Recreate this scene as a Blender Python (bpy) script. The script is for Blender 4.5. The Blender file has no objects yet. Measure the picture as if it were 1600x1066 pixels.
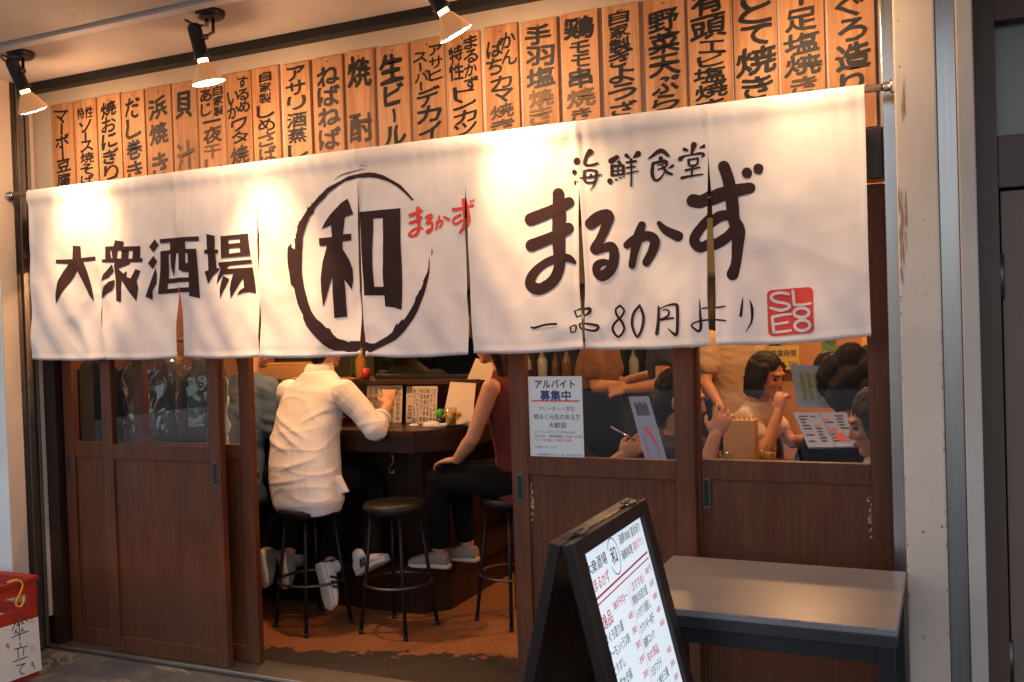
import bpy, bmesh, math, random
from mathutils import Vector, Matrix, noise
from mathutils.geometry import tessellate_polygon
R = math.radians
rnd = random.Random(7)
sc = bpy.context.scene
col = sc.collection

# ------------------------------------------------------------------ camera
FPX, YAW, PIT, ROL, CAMH, CAMY = 1490.0, .428, .0165, -.033, 1.45, -3.0
_f = Vector((-math.sin(YAW)*math.cos(PIT), math.cos(YAW)*math.cos(PIT), -math.sin(PIT)))
_r = Vector((math.cos(YAW), math.sin(YAW), 0))
_d = _f.cross(_r)
_r2 = _r*math.cos(ROL) - _d*math.sin(ROL)
_d2 = _f.cross(_r2)
CAM = Vector((0, CAMY, CAMH))
cd = bpy.data.cameras.new('camera'); cam = bpy.data.objects.new('camera', cd); col.objects.link(cam)
cd.sensor_fit = 'HORIZONTAL'; cd.sensor_width = 36; cd.lens = FPX/1600*36; cd.clip_end = 500; cd.clip_start = .05
cam.matrix_world = Matrix(((_r2.x, -_d2.x, -_f.x, CAM.x), (_r2.y, -_d2.y, -_f.y, CAM.y), (_r2.z, -_d2.z, -_f.z, CAM.z), (0, 0, 0, 1)))
sc.camera = cam
# ------------------------------------------------------------------ world, sun, exposure
SUN_EL, SUN_AZ = R(42), R(-25)
w = bpy.data.worlds.new("World"); sc.world = w; w.use_nodes = True
nt = w.node_tree; bg = nt.nodes['Background']
sky = nt.nodes.new('ShaderNodeTexSky'); sky.sky_type = 'NISHITA'; sky.sun_disc = False
sky.sun_elevation = SUN_EL; sky.sun_rotation = SUN_AZ; sky.air_density = 1.0; sky.dust_density = 4.0; sky.ozone_density = .6
_bw = nt.nodes.new('ShaderNodeRGBToBW'); _mxs = nt.nodes.new('ShaderNodeMix'); _mxs.data_type = 'RGBA'; _mxs.inputs[0].default_value = .6   # thin overcast greys the sky
nt.links.new(sky.outputs[0], _bw.inputs[0]); nt.links.new(sky.outputs[0], _mxs.inputs[6]); nt.links.new(_bw.outputs[0], _mxs.inputs[7]); nt.links.new(_mxs.outputs[2], bg.inputs[0]); bg.inputs[1].default_value = .15
sd = bpy.data.lights.new('sun', 'SUN'); sun = bpy.data.objects.new('sun', sd); col.objects.link(sun)
sd.energy = 1.2; sd.angle = R(10); sd.color = (1, .95, .88)
_sdir = Vector((math.sin(SUN_AZ)*math.cos(SUN_EL), math.cos(SUN_AZ)*math.cos(SUN_EL), math.sin(SUN_EL)))
sun.rotation_euler = _sdir.to_track_quat('Z', 'Y').to_euler(); sun.location = (0, 6, 12)
sc.view_settings.view_transform = 'Standard'; sc.view_settings.look = 'None'; sc.view_settings.gamma = 1
sc.view_settings.exposure = 1.6
LAMP_W, ROOM_W = 6.6, 13.0
try:
    sc.cycles.use_denoising = True; sc.cycles.max_bounces = 8; sc.cycles.transparent_max_bounces = 16
    sc.cycles.sample_clamp_indirect = 4; sc.cycles.caustics_reflective = False; sc.cycles.caustics_refractive = False
except Exception: pass

# ------------------------------------------------------------------ measuring: a photo pixel met with a plane of known depth / height
def ray(px, py): return _r2*(px-800) + _d2*(py-533) + _f*FPX
def at(px, py, Y): v = ray(px, py); return CAM + v*((Y-CAM.y)/v.y)
def atx(px, py, X): v = ray(px, py); return CAM + v*((X-CAM.x)/v.x)
def atz(px, py, Z): v = ray(px, py); return CAM + v*((Z-CAM.z)/v.z)

# ------------------------------------------------------------------ materials
MATS = {}
def mat(name, base, rough=.6, metal=0, spec=.5):
    m = bpy.data.materials.new(name); m.use_nodes = True
    b = m.node_tree.nodes['Principled BSDF']
    b.inputs['Base Color'].default_value = (*base, 1); b.inputs['Roughness'].default_value = rough
    b.inputs['Metallic'].default_value = metal
    b.inputs['Specular IOR Level'].default_value = spec
    MATS[name] = m
    return m
def _coords(t, scale, kind='Object', rand=True):
    tc = t.nodes.new('ShaderNodeTexCoord'); mp = t.nodes.new('ShaderNodeMapping')
    mp.inputs['Scale'].default_value = scale
    src = tc.outputs[kind]
    if rand:
        oi = t.nodes.new('ShaderNodeObjectInfo'); va = t.nodes.new('ShaderNodeVectorMath'); va.operation = 'MULTIPLY_ADD'
        cx = t.nodes.new('ShaderNodeCombineXYZ')
        for i in range(3): t.links.new(oi.outputs['Random'], cx.inputs[i])
        t.links.new(cx.outputs[0], va.inputs[0]); va.inputs[1].default_value = (37, 53, 91); t.links.new(src, va.inputs[2]); src = va.outputs[0]
    t.links.new(src, mp.inputs['Vector'])
    return mp.outputs[0]
def _noise(t, vec, scale, detail=6, rough=.6, dist=0):
    n = t.nodes.new('ShaderNodeTexNoise'); n.inputs['Scale'].default_value = scale; n.inputs['Detail'].default_value = detail
    n.inputs['Roughness'].default_value = rough; n.inputs['Distortion'].default_value = dist
    t.links.new(vec, n.inputs['Vector']); return n.outputs['Fac']
def _ramp(t, fac, stops):
    r = t.nodes.new('ShaderNodeValToRGB'); e = r.color_ramp.elements
    while len(e) < len(stops): e.new(.5)
    for k, (p, c) in enumerate(stops): e[k].position = p; e[k].color = (*c, 1)
    t.links.new(fac, r.inputs[0]); return r.outputs[0]
def _mix(t, fac, a, b, mode='MIX'):
    m = t.nodes.new('ShaderNodeMix'); m.data_type = 'RGBA'; m.blend_type = mode
    for s, v in ((m.inputs[0], fac), (m.inputs[6], a), (m.inputs[7], b)):
        if hasattr(v, 'links'): t.links.new(v, s)
        elif isinstance(v, (int, float)): s.default_value = v
        else: s.default_value = (*v, 1)
    return m.outputs[2]
def _bump(m, h, strength=.2, dist=.002):
    t = m.node_tree; b = t.nodes.new('ShaderNodeBump'); b.inputs['Strength'].default_value = strength; b.inputs['Distance'].default_value = dist
    t.links.new(h, b.inputs['Height']); t.links.new(b.outputs[0], t.nodes['Principled BSDF'].inputs['Normal'])
def _base(m, c): m.node_tree.links.new(c, m.node_tree.nodes['Principled BSDF'].inputs['Base Color'])
def _rough(m, f, lo, hi):
    t = m.node_tree; r = t.nodes.new('ShaderNodeMapRange'); r.inputs[3].default_value = lo; r.inputs[4].default_value = hi
    t.links.new(f, r.inputs[0]); t.links.new(r.outputs[0], t.nodes['Principled BSDF'].inputs['Roughness'])
def wood(name, dark, lite, scale=(60, 60, 3.0), rough=.5, spec=.4, worn=None, knots=False, scuff=False):
    m = mat(name, lite, rough, 0, spec); t = m.node_tree
    v = _coords(t, scale); f = _noise(t, v, 1, 8, .65, .6)
    v2 = _coords(t, (scale[0]*.12, scale[1]*.12, scale[2]*.4)); f2 = _noise(t, v2, 1, 3, .5, 1.5)
    c = _ramp(t, f, [(.3, dark), (.68, lite)])
    c = _mix(t, f2, c, [min(1, x*1.35) for x in lite], 'SOFT_LIGHT')
    if knots:
        wv = t.nodes.new('ShaderNodeTexWave'); wv.wave_type = 'RINGS'; wv.inputs['Scale'].default_value = .9; wv.inputs['Distortion'].default_value = 5
        wv.inputs['Detail'].default_value = 2; t.links.new(_coords(t, (16, 16, 1.6)), wv.inputs['Vector'])
        rr = _ramp(t, wv.outputs['Fac'], [(.0, (.62, .5, .42)), (.35, (1, 1, 1))])
        c = _mix(t, .5, c, rr, 'MULTIPLY')
        oi = t.nodes.new('ShaderNodeObjectInfo'); c = _mix(t, .5, c, _ramp(t, oi.outputs['Random'], [(0, (.58, .52, .46)), (.5, (.85, .8, .76)), (1, (1.0, 1.0, 1.0))]), 'MULTIPLY')
    if worn:
        g = _noise(t, _coords(t, (14, 14, 5)), 1, 9, .72)
        c = _mix(t, _ramp(t, g, [(.66, (0, 0, 0)), (.70, (1, 1, 1))]), c, worn)
    if scuff:                                                    # long use: blotchy varnish, dull grime low down, fine pale scratches
        g = _noise(t, _coords(t, (3.5, 3.5, 2.2)), 1, 7, .65); c = _mix(t, .55, c, _ramp(t, g, [(.3, (.55, .52, .50)), (.7, (1.15, 1.1, 1.05))]), 'MULTIPLY')
        sx = t.nodes.new('ShaderNodeSeparateXYZ'); tcg = t.nodes.new('ShaderNodeNewGeometry'); t.links.new(tcg.outputs['Position'], sx.inputs[0])
        mr = t.nodes.new('ShaderNodeMath'); mr.operation = 'MULTIPLY_ADD'; t.links.new(g, mr.inputs[0]); mr.inputs[1].default_value = -.5; t.links.new(sx.outputs['Z'], mr.inputs[2])
        c = _mix(t, _ramp(t, mr.outputs[0], [(.0, (.45, .45, .45)), (.16, (0, 0, 0))]), c, (.05, .030, .019))
        sg = _noise(t, _coords(t, (260, 260, 9)), 1, 2, .4); c = _mix(t, _ramp(t, sg, [(.735, (0, 0, 0)), (.76, (.5, .5, .5))]), c, (.26, .15, .085))
    _base(m, c); _bump(m, f, .25, .001); _rough(m, f2, rough-.1, rough+.15)
    return m
def stucco(name, base, scale=120, bump=.4, stain=None, rough=.85):
    m = mat(name, base, rough, 0, .3); t = m.node_tree
    v = _coords(t, (1, 1, 1), rand=False); f = _noise(t, v, scale, 5, .7); g = _noise(t, v, 2.2, 6, .6)
    c = _ramp(t, g, [(.25, [x*.82 for x in base]), (.7, [min(1, x*1.08) for x in base])])
    if stain:
        s = _noise(t, _coords(t, (9, 9, 4), rand=False), 1, 8, .75)
        c = _mix(t, _ramp(t, s, [(.64, (0, 0, 0)), (.70, (1, 1, 1))]), c, stain)
        s = _noise(t, _coords(t, (70, 70, 60), rand=False), 1, 3, .5)
        c = _mix(t, _ramp(t, s, [(.72, (0, 0, 0)), (.75, (1, 1, 1))]), c, [x*.35 for x in stain])
    _base(m, c); _bump(m, f, bump, .002)
    return m
def metal(name, base, rough, brushed=True):
    m = mat(name, base, rough, 1); t = m.node_tree
    f = _noise(t, _coords(t, (220, 220, 2) if brushed else (30, 30, 30)), 1, 4, .6); _rough(m, f, rough*.7, rough*1.5)
    g = _noise(t, _coords(t, (2, 2, 1.3)), 1, 4, .5)
    _base(m, _ramp(t, g, [(.3, [x*.75 for x in base]), (.7, base)]))
    return m
def emit(name, colr, s):
    m = bpy.data.materials.new(name); m.use_nodes = True; t = m.node_tree; t.nodes.remove(t.nodes['Principled BSDF'])
    e = t.nodes.new('ShaderNodeEmission'); e.inputs[0].default_value = (*colr, 1); e.inputs[1].default_value = s
    t.links.new(e.outputs[0], t.nodes['Material Output'].inputs[0]); MATS[name] = m; return m
def cloth(name, base, transl=.2, weave=900, rough=.9, fold=0):
    m = mat(name, base, rough, 0, .15); t = m.node_tree; b = t.nodes['Principled BSDF']
    f = _noise(t, _coords(t, (1, 1, 1)), 5, 6, .6)
    c = _ramp(t, f, [(.3, [x*.9 for x in base]), (.7, [min(1, x*1.05) for x in base])]); _base(m, c)
    wv = _noise(t, _coords(t, (weave, weave*.3, weave)), 1, 2, .5); _bump(m, wv, .15, .0006)
    if transl:
        tr = t.nodes.new('ShaderNodeBsdfTranslucent'); t.links.new(c, tr.inputs[0]); ms = t.nodes.new('ShaderNodeMixShader'); ms.inputs[0].default_value = transl
        t.links.new(b.outputs[0], ms.inputs[1]); t.links.new(tr.outputs[0], ms.inputs[2]); t.links.new(ms.outputs[0], t.nodes['Material Output'].inputs[0])
    return m
def glass(name, tint=(.95, .97, .96), refl=1.0):
    m = bpy.data.materials.new(name); m.use_nodes = True; t = m.node_tree; t.nodes.remove(t.nodes['Principled BSDF'])
    a = t.nodes.new('ShaderNodeBsdfTransparent'); a.inputs[0].default_value = (*tint, 1)
    g = t.nodes.new('ShaderNodeBsdfGlossy'); g.inputs['Roughness'].default_value = .015
    fr = t.nodes.new('ShaderNodeFresnel'); fr.inputs[0].default_value = 1.5
    mm = t.nodes.new('ShaderNodeMath'); mm.operation = 'MULTIPLY'; mm.inputs[1].default_value = refl
    ge = t.nodes.new('ShaderNodeNewGeometry'); m3 = t.nodes.new('ShaderNodeMath'); m3.operation = 'SUBTRACT'; m3.inputs[0].default_value = 1; t.links.new(ge.outputs['Backfacing'], m3.inputs[1])
    m4 = t.nodes.new('ShaderNodeMath'); m4.operation = 'MULTIPLY'; t.links.new(fr.outputs[0], m4.inputs[0]); t.links.new(m3.outputs[0], m4.inputs[1])
    t.links.new(m4.outputs[0], mm.inputs[0]); ms = t.nodes.new('ShaderNodeMixShader')
    t.links.new(mm.outputs[0], ms.inputs[0]); t.links.new(a.outputs[0], ms.inputs[1]); t.links.new(g.outputs[0], ms.inputs[2])
    t.links.new(ms.outputs[0], t.nodes['Material Output'].inputs[0]); MATS[name] = m; return m

DOOR = wood('door_wood', (.125, .045, .017), (.195, .073, .029), (60, 60, 3), .48, .35, None, False, True)
DARKWOOD = wood('dark_wood', (.022, .009, .006), (.055, .022, .013), (70, 70, 4), .4, .45)
BOARD = wood('cedar_board', (.35, .185, .10), (.56, .345, .205), (55, 55, 2.2), .6, .3, None, True)
SIGNWOOD = wood('sign_wood', (.014, .006, .005), (.034, .013, .009), (90, 90, 6), .38, .45)
LIGHTWOOD = wood('light_wood', (.45, .28, .14), (.6, .42, .24), (3, 60, 60), .6, .3)
CREAM = stucco('cream_plaster', (.56, .45, .36), 60, .12, None, .7)
PILLAR = stucco('pillar_paint', (.62, .50, .415), 90, .12, (.30, .17, .09), .6)
WHITEWALL = stucco('white_paint', (.75, .75, .72), 60, .1, (.4, .3, .2), .6)
STUCCO = stucco('rough_stucco', (.52, .45, .41), 260, .9)
CEIL = stucco('ceiling_paint', (.64, .55, .50), 180, .15)
SOFFIT = stucco('outer_soffit', (.72, .63, .52), 200, .5, (.25, .2, .14))
STEEL = metal('brushed_steel', (.44, .415, .40), .26)
ALU = metal('aluminium', (.52, .49, .47), .35)
DARKMETAL = metal('dark_metal', (.16, .14, .13), .4)
CHROME = metal('chrome', (.75, .74, .72), .15, False)
BLACK = mat('black_plastic', (.012, .012, .013), .4)
BLACKM = mat('black_metal', (.008, .008, .009), .48, 0, .35)
RUBBER = mat('rubber', (.02, .02, .02), .8)
INK = mat('brush_ink', (.014, .012, .012), .55, 0, .3)
INKF = mat('faded_ink', (.17, .105, .07), .7, 0, .2)
INKF2 = mat('grey_ink', (.085, .06, .05), .7, 0, .2)
DYE = mat('black_dye', (.042, .021, .022), .9, 0, .1)
REDDYE = mat('red_dye', (.72, .07, .055), .9, 0, .1)
NOREN = cloth('noren_cotton', (.85, .77, .745), .2)
PAPER = mat('paper', (.74, .73, .71), .7)
WARMPAPER = mat('cream_paper', (.66, .56, .43), .8)
GLASS = glass('window_glass', (.9, .91, .9), 1.35); GLASS2 = glass('dark_glass', (.35, .38, .38))
PLASTICFILM = glass('plastic_film', (.86, .88, .9), 5.0)
REDPLAST = mat('red_plastic', (.42, .035, .02), .38)
YELLOW = mat('yellow_plastic', (.85, .42, .02), .35)
NAVY = mat('navy_print', (.04, .06, .2), .7); REDPRINT = mat('red_print', (.75, .12, .12), .7); GREYPRINT = mat('grey_print', (.06, .06, .08), .7)
MARKBLK = mat('marker_black', (.03, .035, .07), .6); MARKRED = mat('marker_red', (.78, .10, .16), .6)
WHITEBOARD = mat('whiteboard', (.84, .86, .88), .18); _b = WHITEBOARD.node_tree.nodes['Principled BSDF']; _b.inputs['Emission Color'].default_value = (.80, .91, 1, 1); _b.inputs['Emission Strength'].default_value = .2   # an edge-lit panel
LAMINATE = mat('table_laminate', (.2, .18, .185), .3, 0, .5); _t = LAMINATE.node_tree
_g = _noise(_t, _coords(_t, (2.2, 2.2, 2.2)), 1, 5, .6); _rough(LAMINATE, _g, .22, .42); _s = _noise(_t, _coords(_t, (240, 14, 30)), 1, 2, .5); _bump(LAMINATE, _s, .12, .0006)
_base(LAMINATE, _ramp(_t, _g, [(.3, (.165, .148, .150)), (.7, (.215, .192, .197))]))
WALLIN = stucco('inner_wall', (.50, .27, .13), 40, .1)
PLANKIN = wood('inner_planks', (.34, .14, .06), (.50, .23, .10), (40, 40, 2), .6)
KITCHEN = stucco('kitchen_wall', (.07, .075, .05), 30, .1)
COUNTER = wood('counter_wood', (.035, .014, .008), (.085, .034, .018), (5, 60, 60), .28, .5)

# ------------------------------------------------------------------ mesh helpers
class MB:
    def __init__(s): s.bm = bmesh.new(); s.mi = 0
    def _m(s, fs):
        for f in fs: f.material_index = s.mi
    def box(s, x0, x1, y0, y1, z0, z1, bev=0):
        bm2 = bmesh.new()
        v = [bm2.verts.new((x, y, z)) for x in (x0, x1) for y in (y0, y1) for z in (z0, z1)]
        for q in ((0, 1, 3, 2), (4, 6, 7, 5), (0, 4, 5, 1), (2, 3, 7, 6), (0, 2, 6, 4), (1, 5, 7, 3)): bm2.faces.new([v[i] for i in q])
        if bev: bmesh.ops.bevel(bm2, geom=bm2.edges[:], offset=bev, segments=2, affect='EDGES', profile=.6)
        s.add(bm2); return s
    def add(s, bm2, M=None, keep=False):
        mp = {}
        for v in bm2.verts: mp[v] = s.bm.verts.new(M @ v.co if M else v.co)
        for f in bm2.faces:
            try: n = s.bm.faces.new([mp[v] for v in f.verts]); n.material_index = f.material_index if keep else s.mi; n.smooth = f.smooth
            except ValueError: pass
        bm2.free()
    def obox(s, c, ax, ay, az, hx, hy, hz, bev=0):      # oriented box: axes and half sizes
        m = MB(); m.box(-hx, hx, -hy, hy, -hz, hz, bev)
        M = Matrix(((ax[0], ay[0], az[0], c[0]), (ax[1], ay[1], az[1], c[1]), (ax[2], ay[2], az[2], c[2]), (0, 0, 0, 1)))
        s.add(m.bm, M); return s
    def tube(s, pts, r, n=10, caps=True, close=False):
        pts = [Vector(p) for p in pts]; rs = r if isinstance(r, (list, tuple)) else [r]*len(pts); rings = []
        up = None
        for i, p in enumerate(pts):
            a = pts[i-1] if (i or close) else p; b = pts[(i+1) % len(pts)] if (i < len(pts)-1 or close) else p
            d = (b-a).normalized()
            if up is None:
                up = Vector((0, 0, 1)) if abs(d.z) < .9 else Vector((1, 0, 0))
            x = up - d*up.dot(d)
            if x.length < 1e-4: x = d.orthogonal()
            x.normalize(); up = x; y = d.cross(x)
            rings.append([s.bm.verts.new(p + (x*math.cos(2*math.pi*k/n) + y*math.sin(2*math.pi*k/n))*rs[i]) for k in range(n)])
        L = len(rings)
        for i in range(L if close else L-1):
            A, B = rings[i], rings[(i+1) % L]
            for k in range(n):
                f = s.bm.faces.new((A[k], A[(k+1) % n], B[(k+1) % n], B[k])); f.smooth = True; f.material_index = s.mi
        if caps and not close:
            f = s.bm.faces.new(rings[0][::-1]); f.material_index = s.mi; f = s.bm.faces.new(rings[-1]); f.material_index = s.mi
        return s
    def lathe(s, prof, c=(0, 0, 0), axis=(0, 0, 1), n=24):
        ax = Vector(axis).normalized(); x = ax.orthogonal().normalized(); y = ax.cross(x); c = Vector(c); rings = []
        for r, h in prof:
            if r < 1e-6: rings.append([s.bm.verts.new(c+ax*h)])
            else: rings.append([s.bm.verts.new(c+ax*h+(x*math.cos(2*math.pi*k/n)+y*math.sin(2*math.pi*k/n))*r) for k in range(n)])
        for A, B in zip(rings, rings[1:]):
            for k in range(n):
                q = [A[k % len(A)], A[(k+1) % len(A)], B[(k+1) % len(B)], B[k % len(B)]]
                q = list(dict.fromkeys(q))
                if len(q) >= 3: f = s.bm.faces.new(q); f.smooth = True; f.material_index = s.mi
        return s
    def poly(s, pts):
        f = s.bm.faces.new([s.bm.verts.new(p) for p in pts]); f.material_index = s.mi; return s
    def prism(s, pts, dvec):
        a = [s.bm.verts.new(p) for p in pts]; b = [s.bm.verts.new(Vector(p)+Vector(dvec)) for p in pts]; n = len(pts)
        s._m([s.bm.faces.new(a[::-1]), s.bm.faces.new(b)] + [s.bm.faces.new((a[i], a[(i+1) % n], b[(i+1) % n], b[i])) for i in range(n)])
        return s
    def build(s, name, m, parent=None, org=None, norm=True, smooth=False):
        if norm: bmesh.ops.recalc_face_normals(s.bm, faces=s.bm.faces[:])
        me = bpy.data.meshes.new(name)
        if org is None and parent is None:
            xs = [v.co for v in s.bm.verts]
            org = Vector((sum(v.x for v in xs)/len(xs), sum(v.y for v in xs)/len(xs), min(v.z for v in xs)))
        if parent is not None: org = parent['_org'] if '_org' in parent.keys() else parent.location
        org = Vector(org)
        bmesh.ops.translate(s.bm, verts=s.bm.verts[:], vec=-org)
        if smooth:
            for f in s.bm.faces: f.smooth = True
        s.bm.to_mesh(me); s.bm.free()
        o = bpy.data.objects.new(name, me); col.objects.link(o)
        for q in (m if isinstance(m, (list, tuple)) else [m]): me.materials.append(q)
        o['_org'] = tuple(org)
        if parent is not None: o.parent = parent
        else: o.location = org
        return o
def tag(o, label, cat, group=None):
    o['label'] = label; o['category'] = cat
    if group: o['group'] = group
    return o
def thing(name, label, cat, loc=(0, 0, 0), group=None):
    o = bpy.data.objects.new(name, None); col.objects.link(o); o.location = loc; o.empty_display_size = .05
    return tag(o, label, cat, group)
def struct(o): o['kind'] = 'structure'; return o
def copy_tree(o, parent=None):
    c = o.copy(); col.objects.link(c)
    if parent: c.parent = parent
    for ch in o.children: copy_tree(ch, c)
    return c

# ------------------------------------------------------------------ lettering
_fc = bpy.data.curves.new('type', 'FONT'); _fo = bpy.data.objects.new('type', _fc); col.objects.link(_fo)
_fc.dimensions = '2D'; _fc.fill_mode = 'BOTH'; _fc.resolution_u = 3
_gc = {}
def glyph(ch, bold=.0):
    k = ch
    if k not in _gc:
        _fc.body = ch; _fc.offset = 0
        dg = bpy.context.evaluated_depsgraph_get(); dg.update()
        me = bpy.data.meshes.new_from_object(_fo.evaluated_get(dg))
        vs = [(v.co.x, v.co.y) for v in me.vertices]; fs = [tuple(p.vertices) for p in me.polygons]
        # a flat-filled glyph comes with both sides: keep one
        z0 = set(); keep = []
        for f in fs:
            key = frozenset((round(vs[i][0], 4), round(vs[i][1], 4)) for i in f)
            if key in z0: continue
            z0.add(key); keep.append(f)
        if vs: bb = (min(v[0] for v in vs), max(v[0] for v in vs), min(v[1] for v in vs), max(v[1] for v in vs))
        else: bb = (0, .4, 0, .8)
        _gc[k] = (vs, keep, bb); bpy.data.meshes.remove(me)
    return _gc[k]
STACK = [(0, 0), (1, .3), (-1, -.3), (.3, -1), (-.3, 1), (.75, .75), (-.75, -.75)]
def put_char(mb, ch, o, ex, ez, x0, x1, z0, z1, bold=.02, jig=0, fit=True):
    """one character stretched into the box x0..x1, z0..z1 of the plane o + x*ex + z*ez"""
    if ch == ' ': return
    vs, fs, (a, b, c, d) = glyph('ー' if ch == '|' else ch, bold)
    if ch == '|': vs = [(v[1], -v[0]) for v in vs]; a, b, c, d = c, d, -b, -a
    W, H = b-a, d-c
    if not fit or min(W, H) < .45*max(W, H):
        sx = sz = min((x1-x0)/max(W, .5), (z1-z0)/max(H, .5))
    else: sx, sz = (x1-x0)/W, (z1-z0)/H
    if ch == '|': sx = (x1-x0)/.8; sz = (z1-z0)*1.05/H
    if ch == '一': sx = (x1-x0)/W; sz = sx
    cx, cz = (x0+x1)/2, (z0+z1)/2
    th = rnd.uniform(-jig, jig); ct, st = math.cos(th), math.sin(th); shear = rnd.uniform(-jig, jig)+jig*.8
    sd_ = rnd.random()*60; hs = min(x1-x0, z1-z0)
    bw = bold*rnd.uniform(.8, 1.15)*min(x1-x0, 1.2*(z1-z0)); ny = ex.cross(ez)
    for k, (dx, dz) in enumerate(STACK if bold > .015 else STACK[:3]):
        n = []
        for v in vs:
            x = (v[0]-(a+b)/2)*sx; z = (v[1]-(c+d)/2)*sz
            if jig: q_ = Vector((v[0]*2.6+sd_, v[1]*2.6, sd_*.37)); x += .10*hs*noise.noise(q_); z += .10*hs*noise.noise(q_+Vector((9, 4, 2)))
            z += x*shear
            x, z = x*ct-z*st, x*st+z*ct
            n.append(mb.bm.verts.new(o+ex*(cx+x+dx*bw)+ez*(cz+z+dz*bw)+ny*(.00006*k)))
        for f in fs:
            try: q = mb.bm.faces.new([n[i] for i in f]); q.material_index = mb.mi
            except ValueError: pass
def put_line(mb, s, o, ex, ez, x0, z0, h, w=None, bold=.01, jig=0):
    """a horizontal line of type; w squeezes it to a width"""
    adv = []
    for ch in s:
        if ord(ch) > 0x2000: adv.append(1.0)
        elif ch == ' ': adv.append(.35)
        else: adv.append(glyph(ch, bold)[2][1]+.06)
    T = sum(adv); k = h if w is None else w/T
    x = x0
    for ch, a in zip(s, adv):
        if ch != ' ':
            vs, fs, bb = glyph(ch, bold); th = rnd.uniform(-jig, jig); ny = ex.cross(ez)
            for j, (dx, dz) in enumerate(STACK[:5] if bold > .015 else STACK[:3] if bold else STACK[:1]):
                n = [mb.bm.verts.new(o+ex*(x+v[0]*k+dx*bold*k+(.09*k*noise.noise(Vector((v[0]*2.4+x*90, v[1]*2.4, z0*50))) if jig else 0))+ez*(z0+v[1]*h+v[0]*k*th+dz*bold*h)+ny*(.00006*j)) for v in vs]
                for f in fs:
                    try: q = mb.bm.faces.new([n[i] for i in f]); q.material_index = mb.mi
                    except ValueError: pass
        x += a*k
    return x
EX, EY, EZ = Vector((1, 0, 0)), Vector((0, 1, 0)), Vector((0, 0, 1))

# ================================================================== SETTING
struct(MB().box(-14, 14, -16, .17, -.3, -.012).build('pavement', mat('asphalt', (.06, .062, .068), .75)))
_m = MATS['asphalt']; _t = _m.node_tree; _v = _coords(_t, (1, 1, 1), rand=False)
_a = _noise(_t, _v, 3.5, 8, .7); _b2 = _noise(_t, _v, 160, 3, .6)
_c = _ramp(_t, _a, [(.3, (.045, .047, .055)), (.5, (.085, .087, .097)), (.68, (.17, .17, .175))])
_pl = _noise(_t, _v, 1.7, 5, .55, .8); _c = _mix(_t, _ramp(_t, _pl, [(.60, (0, 0, 0)), (.615, (1, 1, 1)), (.625, (1, 1, 1)), (.635, (0, 0, 0))]), _c, (.22, .19, .165))
_base(_m, _c); _bump(_m, _b2, .5, .003); _rough(_m, _a, .45, .8)
# inner floor: worn paint, ochre-brown inside and dark at the doorway edge
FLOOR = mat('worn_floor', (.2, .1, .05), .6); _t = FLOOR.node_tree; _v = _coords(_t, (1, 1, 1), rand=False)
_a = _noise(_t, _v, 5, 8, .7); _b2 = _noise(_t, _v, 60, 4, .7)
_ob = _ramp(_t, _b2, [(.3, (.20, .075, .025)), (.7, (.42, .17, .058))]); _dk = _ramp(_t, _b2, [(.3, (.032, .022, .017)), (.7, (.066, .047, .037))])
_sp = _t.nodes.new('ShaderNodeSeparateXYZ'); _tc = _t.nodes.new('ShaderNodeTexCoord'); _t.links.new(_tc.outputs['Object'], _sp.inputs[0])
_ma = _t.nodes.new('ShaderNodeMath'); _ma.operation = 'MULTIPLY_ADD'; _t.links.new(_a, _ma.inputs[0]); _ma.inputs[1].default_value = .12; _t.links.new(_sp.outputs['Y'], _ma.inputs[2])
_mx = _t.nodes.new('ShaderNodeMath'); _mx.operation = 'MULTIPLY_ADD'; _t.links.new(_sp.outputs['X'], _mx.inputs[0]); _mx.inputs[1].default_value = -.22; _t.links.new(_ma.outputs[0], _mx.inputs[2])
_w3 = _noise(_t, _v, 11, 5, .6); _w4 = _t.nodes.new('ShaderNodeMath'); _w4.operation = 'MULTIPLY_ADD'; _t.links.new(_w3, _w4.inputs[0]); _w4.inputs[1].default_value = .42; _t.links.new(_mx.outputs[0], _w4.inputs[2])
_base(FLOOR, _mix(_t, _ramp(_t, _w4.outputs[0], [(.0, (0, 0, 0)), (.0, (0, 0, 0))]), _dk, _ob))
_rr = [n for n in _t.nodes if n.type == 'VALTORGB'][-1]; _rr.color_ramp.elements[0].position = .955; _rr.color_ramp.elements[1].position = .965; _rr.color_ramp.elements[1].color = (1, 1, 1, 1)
_bump(FLOOR, _b2, .3, .002)
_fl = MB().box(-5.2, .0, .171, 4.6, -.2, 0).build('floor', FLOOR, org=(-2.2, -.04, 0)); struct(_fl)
# ceiling of the eave and of the room (one slab, with an added light-blocking mass on top)
struct(MB().box(-7, 3, -.28, .19, 2.655, 2.95).box(-7, 3, .25, 4.7, 2.66, 2.95).build('ceiling', CEIL))
struct(MB().box(-7, 3, -.275, -.325, 2.635, 2.94, .006).build('ceiling_trim', mat('trim_paint', (.78, .74, .70), .5)))
struct(MB().box(-7, 3, -1.5, -.33, 2.652, 2.95).build('soffit', SOFFIT))
_o = MB().box(-7, 3, -1.5, 4.7, 2.951, 6.2).build('upper_sun_block', STUCCO); _o['kind'] = 'structure'  # unseen mass over the eave, added to block sun and sky
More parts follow.
